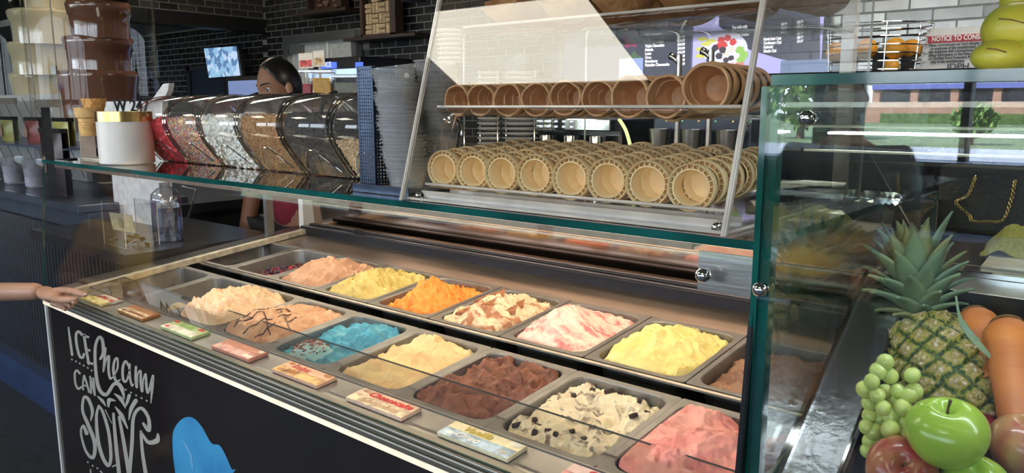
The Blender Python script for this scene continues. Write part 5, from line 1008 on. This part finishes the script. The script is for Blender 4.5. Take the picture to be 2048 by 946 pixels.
def tub(px0, px1, pyt, pyb, y, c, lab, fillpy):
    a, b_ = at(px0, pyb, y), at(px1, pyt, y); ctr = Vector(((a.x+b_.x)/2, y, .97)); r = ((px1-px0)/2)*((ctr-CAM).dot(_f))/F; o = thing('juice_tub', lab, 'container', ctr, (0, 0, 0), 'juice tubs by the drink dispenser'); h = b_.z-.97; f = at(px0, fillpy, y).z-.97; W = r*.92
    b = MB(); b.box((0, 0, h/2), (2*W*.9, 2*W*.9, h), (0, 0, YAW), bev=.012); b.build('tub', glass('clear_tub', (.97, .97, .97), 1.5, .02, .05, milk=.03), o, smooth=True, local=True); MB().box((0, 0, h), (2*W, 2*W, .02), (0, 0, YAW), bev=.004).build('rim', CUP, o, local=True); MB().box((0, 0, f/2+.005), (2*W*.84, 2*W*.84, f), (0, 0, YAW), bev=.01).build('juice', mat('juice_%g' % c[0], c, .35), o, local=True)
tub(600, 628, 142, 200, 3.15, (.45, .01, .03), 'clear tub of red juice behind the worker', 170); tub(626, 671, 142, 200, 3.05, (.85, .42, .02), 'clear tub of orange juice behind the worker', 159); tub(670, 738, 152, 200, 2.95, (.30, .27, .22), 'clear tub of pale liquid right of the orange juice', 168)
for x0, x1, y0, y1, c, lab in ((598, 625, 105, 138, (.65, .12, .13), 'red and white promo card over the juice tubs'), (627, 648, 100, 134, (.62, .42, .25), 'tan dessert promo card over the orange juice')):
    a, b_ = at(x0, y1, 3.38), at(x1, y0, 3.38); t = thing('promo_card', lab, 'sign', a); MB().bb(a.x, b_.x, 3.38, 3.385, a.z, b_.z).build('card', mat('promo%g' % c[1], (.75, .68, .62), .6), t); MB().bb(a.x+.015, b_.x-.015, 3.377, 3.38, a.z+.015, b_.z-.05).build('picture', mat('promo_pic%g' % c[1], c, .6, 0, .5, 30), t)
    MB().bb((a.x+b_.x)/2-.01, (a.x+b_.x)/2+.01, 3.383, 3.39, .96, a.z).build('card_holder', ACRE, t)
# plates, espresso machine
PLM = mat('plate_white', (.9, .86, .82), .3)
def stack(px, hw, y, pt, pb, n, lab, grp):
    b = None; d = (at(px, 200, y)-CAM).dot(_f); r = hw*d/F; z0, z1 = at(px, pb, y).z, at(px, pt, y).z
    for k in range(n):
        if b is None: b = o = MB().lathe([(.0001, 0), (r*.6, 0), (r*.97, .007), (r, .010), (r*.97, .012), (r*.6, .004), (.0001, .003)], n=36).build('plate', PLM, smooth=True)
        else: o = b.copy(); COL.objects.link(o)
        p_ = at(px, 200, y); o.location = (p_.x, y, z0+(z1-z0)*k/(n-1)); tag(o, '%s, %s from the bottom' % (lab, ORD[k]), 'plate', grp)
    p_ = at(px, 200, y); t = thing('plate_rack', 'thin steel rack carrying the '+lab.split(' in ')[1]+' of plates', 'rack', (p_.x, y, .96)); 
    for s in (-1, 1): MB().tube([(p_.x+s*r*1.03, y, 1.0), (p_.x+s*r*1.03, y, z1+.02)], .004, 6).build('upright', CHROME, t)
    MB().tube([(p_.x, y, .9), (p_.x, y, z0)], r*.5, 12).build('pedestal', MATTE, t)
stack(977, 23, 2.5, 150, 300, 16, 'white plate in the left stack behind the cones', 'left stack of plates'); stack(1040, 36, 2.6, 150, 300, 16, 'white plate in the right stack behind the cones', 'right stack of plates'); stack(905, 30, 2.3, 66, 130, 8, 'white plate in the high stack near the case corner', 'high stack of plates')
wt2 = thing('worker_counter', 'dark counter behind the glass shelf carrying the plate racks', 'counter', (-2, 2.4, 0)); MB().bb(-2.55, .9, 2.02, 2.75, 0, .90).build('cabinet', MATTE, wt2); MB().bb(-2.55, .9, 2.0, 2.77, .90, .93).build('worktop', mat('brown_worktop'), wt2)
a, b_ = at(1075, 330, 2.7), at(1240, 238, 2.7); t = thing('espresso_machine', 'black and chrome espresso machine behind the cones', 'coffee machine', (a.x, 2.8, .93))
MB().bb(a.x, b_.x, 2.72, 3.0, .93, b_.z-.0, .01).build('body', mat('gloss_black', (.012, .012, .02), .12), t); MB().bb(a.x+.02, b_.x-.02, 2.66, 2.72, b_.z-.05, b_.z+.0, .005).build('chrome_panel', CHROME, t)
for i in range(9):
    for j in range(2): MB().sphere((a.x+.05+i*(b_.x-a.x-.1)/8, 2.655, b_.z-.012-.022*j), .005, 8, 6).build('button', emis('button_light', (.8, .85, 1), .9), t)
for i in range(3): x = a.x+.08+i*.13; MB().lathe([(.0001, 0), (.03, 0), (.03, -.05), (.0001, -.05)], (x, 2.66, b_.z-.07), 18).tube([(x, 2.66, b_.z-.1), (x, 2.57, b_.z-.11)], .009, 8).build('brew_group', CHROME, t, smooth=True)
MB().tube(cat([at(1238, 238, 2.62), at(1252, 262, 2.62), at(1262, 300, 2.62), at(1264, 330, 2.62)]), .007, 8).build('lit_arc', emis('lime_arc', (.75, .85, .35), .9), t, smooth=True)
a, b_ = at(1300, 300, 2.75), at(1500, 238, 2.75); t = thing('milkshake_machine', 'dark blue machine with small indicator lights right of the espresso machine', 'mixer', (a.x, 2.9, .93)); MB().bb(a.x, b_.x, 2.77, 3.0, .93, b_.z+.03, .01).build('body', mat('slate_blue', (.045, .055, .08), .3, .3), t)
for i in range(6): MB().sphere((a.x+.06+i*.07, 2.768, b_.z-.01), .004, 8, 6).build('indicator', emis('ind%d' % (i % 2), ((.7, .5, .2), (.2, .5, .3))[i % 2], .8), t)
for i in range(3): x = a.x+.07+i*.14; MB().lathe([(.0001, 0), (.035, 0), (.043, .08), (.04, .08)], (x, 2.7, b_.z-.12), 20).build('steel_cup', STEEL, t, smooth=True)
for i, (px, py) in enumerate(((1342, 112), (1405, 102))):
    p = at(px, py, 2.55); t = thing('beer_tap' if 0 else 'steel_faucet', ('left' if i == 0 else 'right')+' curved steel faucet rising behind the waffle cups', 'faucet', (p.x, 2.55, .93), group='curved steel faucets'); MB().tube(cat([(p.x+.035, 2.55, .93), (p.x+.035, 2.55, p.z-.06), (p.x+.028, 2.55, p.z-.02), p]), .011, 12).build('pipe', mat('pipe_steel', (.45, .42, .40), .25, .9), t, smooth=True)
    MB().lathe([(.008, .004), (.013, .004), (.013, -.01)], p, 14, Vector((-.6, -.8, .3)).to_track_quat('Z', 'Y').to_matrix()).build('nozzle', CHROME, t, smooth=True)
# shelf unit with orange basket and notice
t = thing('appliance_cabinet', 'tall black appliance carrying the orange basket at the right', 'appliance', (-.6, 3.3, .96)); MB().bb(-1.35, .6, 3.1, 3.6, .96, 1.635, .01).build('housing', mat('gloss_black', (.012, .012, .02), .12), t)
for z in (1.05, 1.15, 1.5): MB().bb(-1.34, .59, 3.085, 3.1, z, z+.02).build('steel_band', mat('band_steel', (.4, .38, .34), .3, .9), t)
MB().bb(-1.2, -.7, 3.085, 3.1, 1.2, 1.42).build('glass_door', mat('dark_glass_door', (.03, .035, .045), .08), t)
c = Vector((-.93, 3.3, 1.636)); t = thing('wire_basket', 'round chrome wire basket of oranges beside the notice sign', 'basket', c); RR = .19
for k, z in enumerate((.004, .035, .065, .095, .125, .15, .175)): MB().tube([c+Vector((RR*(.93+.07*z/.17)*cos(a), RR*(.93+.07*z/.17)*sin(a), z)) for a in [2*pi*j/40 for j in range(40)]], .0028, 6, closed=True).build('ring_wire', CHROME, t, smooth=True)
for k in range(9): a = 2*pi*k/9+.25; MB().tube([c+Vector((RR*.93*cos(a), RR*.93*sin(a), 0)), c+Vector((RR*cos(a), RR*sin(a), .175))], .0028, 6).build('upright_wire', CHROME, t, smooth=True)
OR = mat('orange_peel', (.80, .36, .04), .45, 0, .12, 12, bump=.3, bscale=150)
for i, (px, py, y, lab) in enumerate([(1733, 98, 3.22, 'second orange from the left, high in the wire basket'), (1790, 97, 3.22, 'orange right of the middle in the wire basket'), (1822, 100, 3.3, 'orange at the right side of the wire basket'), (1705, 105, 3.34, 'pale orange at the left of the wire basket'), (1672, 105, 3.3, 'leftmost orange in the wire basket'), (1782, 134, 3.2, 'lowest orange at the bottom of the wire basket')]):
    c_ = at(px, py, y); tag(MB().sphere(c_, .040 if i < 5 else .03, 24, 14).build('orange', OR, smooth=True), lab, 'orange', 'oranges in the wire basket')
for i, (x0, x1) in enumerate(((1690, 1712), (1740, 1785), (1797, 1828))): a, b_ = at(x0, 142, 3.25), at(x1, 103, 3.25); tag(MB().bb(a.x, b_.x, 3.27, 3.29, 1.642, b_.z, .002).build('black_box', MATTE), '%s black box standing inside the wire basket' % ('left', 'middle', 'right')[i], 'box', 'black boxes in the basket')
y = 3.28; q = [at(1855, 58, y), at(2010, 48, y), at(2000, 141, y), at(1838, 142, y)]; t = thing('notice_sign', 'white allergy notice sign with a red band next to the basket', 'sign', q[3])
MB().prism(q, (0, .006, 0)).build('board', mat('sign_white', (.62, .60, .58), .35, 0, .03), t); xd = (q[1]-q[0]).normalized(); yd = (q[0]-q[3]).normalized()
r0 = [at(1857, 73, y-.002), at(2005, 64, y-.002), at(2004, 80, y-.002), at(1855, 87, y-.002)]; MB().prism(r0, (0, .002, 0)).build('red_band', mat('sign_red', (.42, .02, .04), .4), t)
def sg(s, px, py, h, m_, sx=1): text(s, h, frame(at(px, py, y-.004), xd, yd), m_, t, sx=sx, bold=.0006)
sg('NOTICE TO CONSUMERS', 1863, 83, .025, WHITE, .74)
for i, s in enumerate(['Please communicate any food allergies to', 'an employee of this establishment. Ask', 'that employee shall communicate the', 'allergy information to the Person in Charge', 'or Certified Food Protection Manager on', 'duty in this establishment.']): sg(s, 1857+(4 if i in (1, 5) else 0), 93.5+i*6.6, .0145, mat('sign_ink', (.08, .08, .09), .6), .74)
sg('IDPH', 1893, 139, .03, mat('sign_ink'), 1.1)
tt = thing('tall_acrylic_post', 'vertical clear acrylic post left of the orange basket', 'post', (-1.0, 3.0, .96)); p = at(1697, 60, 2.7)
MB().bb(p.x-.02, p.x+.02, 2.7, 2.74, .93, 2.6).build('post', ACRE, tt)
# ================================================================ PEOPLE
SK1 = mat('skin_tan', (.56, .30, .19), .45, 0, .06, 12, sss=.2); SK2 = mat('skin_light', (.44, .24, .155), .45, 0, .08, 14, sss=.2)
def head_mesh(c, fwd, upv, s=1.0):      # c centre at eye level; returns verts/faces + frame
    f = Vector(fwd).normalized(); u = (Vector(upv)-f*Vector(upv).dot(f)).normalized(); rt = f.cross(u); N, K = 44, 56; vs = []
    def g(a, b): return exp(-(a*a+b*b))
    for i in range(N+1):
        ph = pi*i/N
        for k in range(K):
            th = 2*pi*k/K; d = Vector((sin(ph)*sin(th), sin(ph)*cos(th), -cos(ph))); x, y, z = d.x*.072, d.y*.094-.004, d.z*.118
            if z < -.02: t = min(1, (-z-.02)/.1); x *= 1-.30*t; y *= 1-.10*t if y > 0 else 1-.25*t
            if y > 0:
                X, Z = x, z
                y += .020*g(X/.011, (Z+.035)/.017)+.012*g(X/.010, (Z+.012)/.02)+.007*g(X/.04, (Z-.022)/.012)-.009*g((abs(X)-.031)/.014, (Z-.000)/.011)+.006*g((abs(X)-.038)/.02, (Z+.03)/.02)+.006*g(X/.02, (Z+.066)/.008)-.003*g(X/.02, (Z+.058)/.003)+.006*g(X/.02, (Z+.103)/.012)
            vs.append(Vector(c)+(rt*x+f*y+u*z)*s)
    return vs, [(i*K+k, i*K+(k+1) % K, (i+1)*K+(k+1) % K, (i+1)*K+k) for i in range(N) for k in range(K)], rt, f, u
def ysurf(X, Z):
    def g(a, b): return exp(-(a*a+b*b))
    return .094*sqrt(max(0, 1-(X/.072)**2-(Z/.118)**2))-.004+.012*g(X/.010, (Z+.012)/.02)+.007*g(X/.04, (Z-.022)/.012)-.009*g((abs(X)-.031)/.014, Z/.011)
def person(label, pelvis, chest, neck, headc, fwd, joints, cloth, skin, hairc, s=1.0, bun=True, legs=True, sleeve=True, trouser=MATTE):
    o = thing('person', label, 'person', (pelvis[0], pelvis[1], 0)); P = Vector
    hd, hf, rt, f, u = head_mesh(headc, fwd, (0, 0, 1), s)
    J = [P(pelvis), (P(pelvis)+P(chest))/2, P(chest), P(neck), P(headc)-u*.07*s-f*.01]; E_ = [(0, 1), (1, 2), (2, 3), (3, 4)]; Rr = [.14*s, .12*s, (.155*s, .11*s), .052*s, .05*s]
    CJ, CE, CR = list(J[:3]), [(0, 1), (1, 2)], [.155*s, .14*s, .17*s]; CJ.append(P(chest)+(P(neck)-P(chest))*.62); CE.append((2, 3)); CR.append(.085*s)
    for arm in joints:
        b0 = len(J); J += [P(q) for q in arm]; E_.append((2, b0)); E_ += [(b0+i, b0+i+1) for i in range(len(arm)-1)]; Rr += [.058*s, .043*s, .030*s, .028*s][:len(arm)]
        c0 = len(CJ); CJ += [P(arm[0]), P(arm[0]).lerp(P(arm[1]), .45 if legs == 'custom_hand' else .85)]; CE += [(2, c0), (c0, c0+1)]; CR += [.078*s, .068*s]
    TJ, TE, TR = [P(pelvis)+P((0, 0, .02))], [], [.16*s]
    if legs:
        side = rt
        for sgn in (-1, 1):
            b0 = len(J); h_ = P(pelvis)+side*.09*sgn*s-P((0, 0, .04)); kn = P((h_.x, h_.y, pelvis[2]*.5)); an = P((h_.x, h_.y, .08)); to = an+P(f)*.14-P((0, 0, .045)); to.z = .035
            J += [h_, kn, an, to]; E_ += [(0, b0), (b0, b0+1), (b0+1, b0+2), (b0+2, b0+3)]; Rr += [.085*s, .055*s, .038*s, .03*s]
            t0 = len(TJ); TJ += [h_, kn, an]; TE += [(0, t0), (t0, t0+1), (t0+1, t0+2)]; TR += [.105*s, .075*s, .06*s]
    vs, fs = skinned(J, E_, Rr); b = MB().add(vs, fs); b.add(hd, hf)
    for arm in joints:
        if arm is joints[0] and legs == 'custom_hand': continue
        e0, e1 = P(arm[-2]), P(arm[-1]); dr = (e1-e0).normalized(); sd = dr.cross(P(f)).normalized(); nn = dr.cross(sd)
        if sd.length < .1: sd = rt; nn = dr.cross(sd)
        ed = lambda w_, l_, h_: e1+sd*w_*s+dr*l_*s+nn*h_*s
        pv, pf = skinned([ed(0, 0, 0), ed(0, .04, 0), ed(0, .075, .002)], [(0, 1), (1, 2)], [.024*s, (.038*s, .016*s), (.036*s, .013*s)], 1); b.add(pv, pf)
        for w_, l_ in ((-.030, .062), (-.010, .072), (.010, .068), (.029, .052)): b.tube([ed(w_, .06, 0), ed(w_*1.1, .08+l_*.35, .004), ed(w_*1.1, .08+l_*.7, .014), ed(w_, .08+l_*.9, .028)], [.0095*s, .009*s, .008*s, .0055*s], 10)
        b.tube([ed(-.03, .02, 0), ed(-.052, .045, .008), ed(-.055, .075, .02), ed(-.048, .092, .028)], [.012*s, .011*s, .009*s, .006*s], 10); b.build('body', skin, o, smooth=True)
    vs, fs = skinned(CJ, CE, CR); MB().add(vs, fs).build('shirt', cloth, o, smooth=True)
    if legs: vs, fs = skinned(TJ, TE, TR); MB().add(vs, fs).build('trousers', trouser, o, smooth=True)
    H = P(headc)
    def L(x, y, z): return H+(rt*x+f*y+u*z)*s
    # hair: shell over skull above a hairline
    N, K = 64, 96; vs = []; ok = set()
    for i in range(N+1):
        ph = pi*i/N
        for k in range(K):
            th = 2*pi*k/K; d = P((sin(ph)*sin(th), sin(ph)*cos(th), -cos(ph))); bk_ = min(1, max(0, -d.y)); x, y, z = d.x*(.0765+.003*bk_), d.y*(.0985+.006*bk_)-.004, d.z*.1225
            front = .094-13*x*x; side = -.004; back = -.062
            if y > 0: q_ = min(1, y/.055); q_ = q_*q_*(3-2*q_); thr = side+(front-side)*q_
            else: q_ = min(1, -y/.035); q_ = q_*q_*(3-2*q_); thr = side+(back-side)*q_
            if z > thr-.0045:
                ok.add(len(vs))
            if z > thr-.0045 and z < thr+.004: x *= .965; y = (y+.004)*.965-.004; z = max(z, thr-.001)
            vs.append(L(x, y, z))
    fs = [(i*K+k, i*K+(k+1) % K, (i+1)*K+(k+1) % K, (i+1)*K+k) for i in range(N) for k in range(K)]; fs = [q_ for q_ in fs if all(v in ok for v in q_)]
    used = sorted({v for q_ in fs for v in q_}); mp = {v: i for i, v in enumerate(used)}
    hb = MB().add([vs[v] for v in used], [[mp[v] for v in q_] for q_ in fs])
    if bun: hb.sphere(L(0, -.118, -.01), .036*s, 16, 10)
    ho = hb.build('hair', hairc, o, smooth=True); sm = ho.modifiers.new('s', 'SOLIDIFY'); sm.thickness = .003; sm.offset = -1
    MB().tube([L(0, .0985*cos(q_)-.0035, .1232*sin(q_)) for q_ in [.88+.07*k for k in range(9)]], .0011, 6).build('hair_parting', skin, o, smooth=True)
    for sg_ in (-1, 1):
        e = L(.031*sg_, .0665, .001); MB().sphere(e, .0128*s, 16, 10).build('eye', mat('eye_white', (.62, .58, .55), .2), o, smooth=True)
        gz = (f+rt*(-.35)-u*.25).normalized(); MB().sphere(e+gz*.0074*s, .0066*s, 12, 8).build('iris', mat('iris', (.025, .012, .008), .1), o, smooth=True)
        MB().tube([L(sg_*(.014+.034*k/6), ysurf(.014+.034*k/6, .0215+.006*sin(pi*(k/6)*.75))+.0005, .0215+.006*sin(pi*(k/6)*.75)) for k in range(7)], [.0015, .0028, .003, .003, .0026, .002, .001], 8).build('eyebrow', hairc, o, smooth=True)
        MB().tube([L(sg_*(.0205+.021*k/6), 0.0672+sqrt(max(0, .0140**2-(.0205+.021*k/6-.031)**2-(.0045*sin(pi*k/6))**2)), .002+.0045*sin(pi*k/6)) for k in range(7)], .0016, 6).build('eyelid', mat('lash', (.03, .015, .012), .6), o, smooth=True)
        MB().sphere(L(sg_*.074, -.004, -.012), .027*s, 14, 10, (.34, .62, 1), Matrix((rt, f, u)).transposed()).build('ear', skin, o, smooth=True)
    MB().sphere(L(0, .094, -.064), .022*s, 16, 8, (1, .3, .3), Matrix((rt, f, u)).transposed()).build('lips', mat('lips', (.42, .14, .12), .4), o, smooth=True)
    return o, rt, f, u
HAIR = mat('black_hair', (.012, .009, .008), .32, 0, .3, 60)
hc = at(557, 172, 1.95); fd = (-_r*.68-_fh*.73); s_ = _r
person('worker with black hair tied back in a red top looking down behind the candy jars', (hc.x+.04, 2.02, .95), (hc.x+.035, 2.0, 1.30), (hc.x+.03, 1.985, 1.46), hc, fd-Vector((0, 0, .25)),
    [[(hc.x-.14, 1.96, 1.36), (hc.x-.21, 1.93, 1.12), (hc.x-.20, 1.86, .90)], [(hc.x+.20, 2.04, 1.36), (hc.x+.26, 2.02, 1.12), (hc.x+.25, 1.95, .90)]], mat('red_cloth', (.22, .012, .03), .8, 0, .1, 20), SK1, HAIR, s=1.0, bun=False)
# customer in yellow: arm reaches into the picture, the rest stands beyond the left edge
sh_ = Vector((-3.06, .58, 1.08)); el = Vector((-3.20, .61, .885)); wr = at(84, 583, .80)
YS = mat('mustard_shirt', (.55, .33, .04), .85, 0, .12, 14)
cu, rt, f, u = person('customer in a mustard yellow shirt pointing at the label cards from the left edge', (-3.28, .36, .72), (-3.25, .40, 1.02), (-3.22, .42, 1.18), (-3.18, .45, 1.30), (.8, .5, -.25), [[(-3.14, .54, 1.08), el, wr], [(-3.38, .30, 1.08), (-3.47, .26, .88), (-3.44, .32, .72)]], YS, SK2, HAIR, s=.92, legs='custom_hand')
# hand: palm and five fingers
def hp(px, py, y): return at(px, py, y)
for nm, J, Rr in [('palm', [wr, hp(102, 590, .795), hp(122, 594, .79)], [.022, (.032, .018), (.030, .016)]),
    ('index', [hp(108, 582, .80), hp(130, 580, .80), hp(150, 583, .80), hp(163, 588, .80), hp(173, 591, .802)], [.011, .0098, .0088, .0078, .0062]),
    ('thumb', [hp(105, 596, .775), hp(124, 600, .765), hp(142, 600, .775), hp(156, 597, .785)], [.012, .0105, .009, .007]),
    ('middle', [hp(110, 592, .81), hp(133, 594, .805), hp(150, 600, .79), hp(148, 606, .775)], [.011, .0098, .0088, .0075]),
    ('ring', [hp(108, 600, .805), hp(130, 604, .80), hp(143, 611, .785), hp(138, 615, .775)], [.011, .0095, .0085, .0072]),
    ('little', [hp(104, 606, .80), hp(122, 612, .795), hp(132, 617, .785), hp(126, 620, .778)], [.0095, .0085, .0075, .0065])]:
    vs, fs = skinned(J, [(i, i+1) for i in range(len(J)-1)], Rr); MB().add(vs, fs).build('hand_palm' if nm == 'palm' else nm+'_finger' if nm != 'thumb' else 'thumb', SK2, cu, smooth=True)
MB().sphere(hp(171, 588.5, .800), .0042, 10, 6, (1.3, .6, .8)).build('fingernail', mat('nail', (.72, .48, .40), .25), cu, smooth=True)
person('visitor in a grey shirt standing in the dining area, seen only as a reflection', (-1.0, -1.45, .9), (-1.0, -1.45, 1.25), (-1.0, -1.44, 1.40), (-1.0, -1.42, 1.54), (.2, 1, 0), [[(-1.2, -1.45, 1.3), (-1.27, -1.42, 1.05), (-1.2, -1.3, .9)], [(-.8, -1.45, 1.3), (-.73, -1.42, 1.05), (-.8, -1.3, .9)]], mat('grey_shirt', (.10, .11, .12), .8), SK1, HAIR, bun=False)
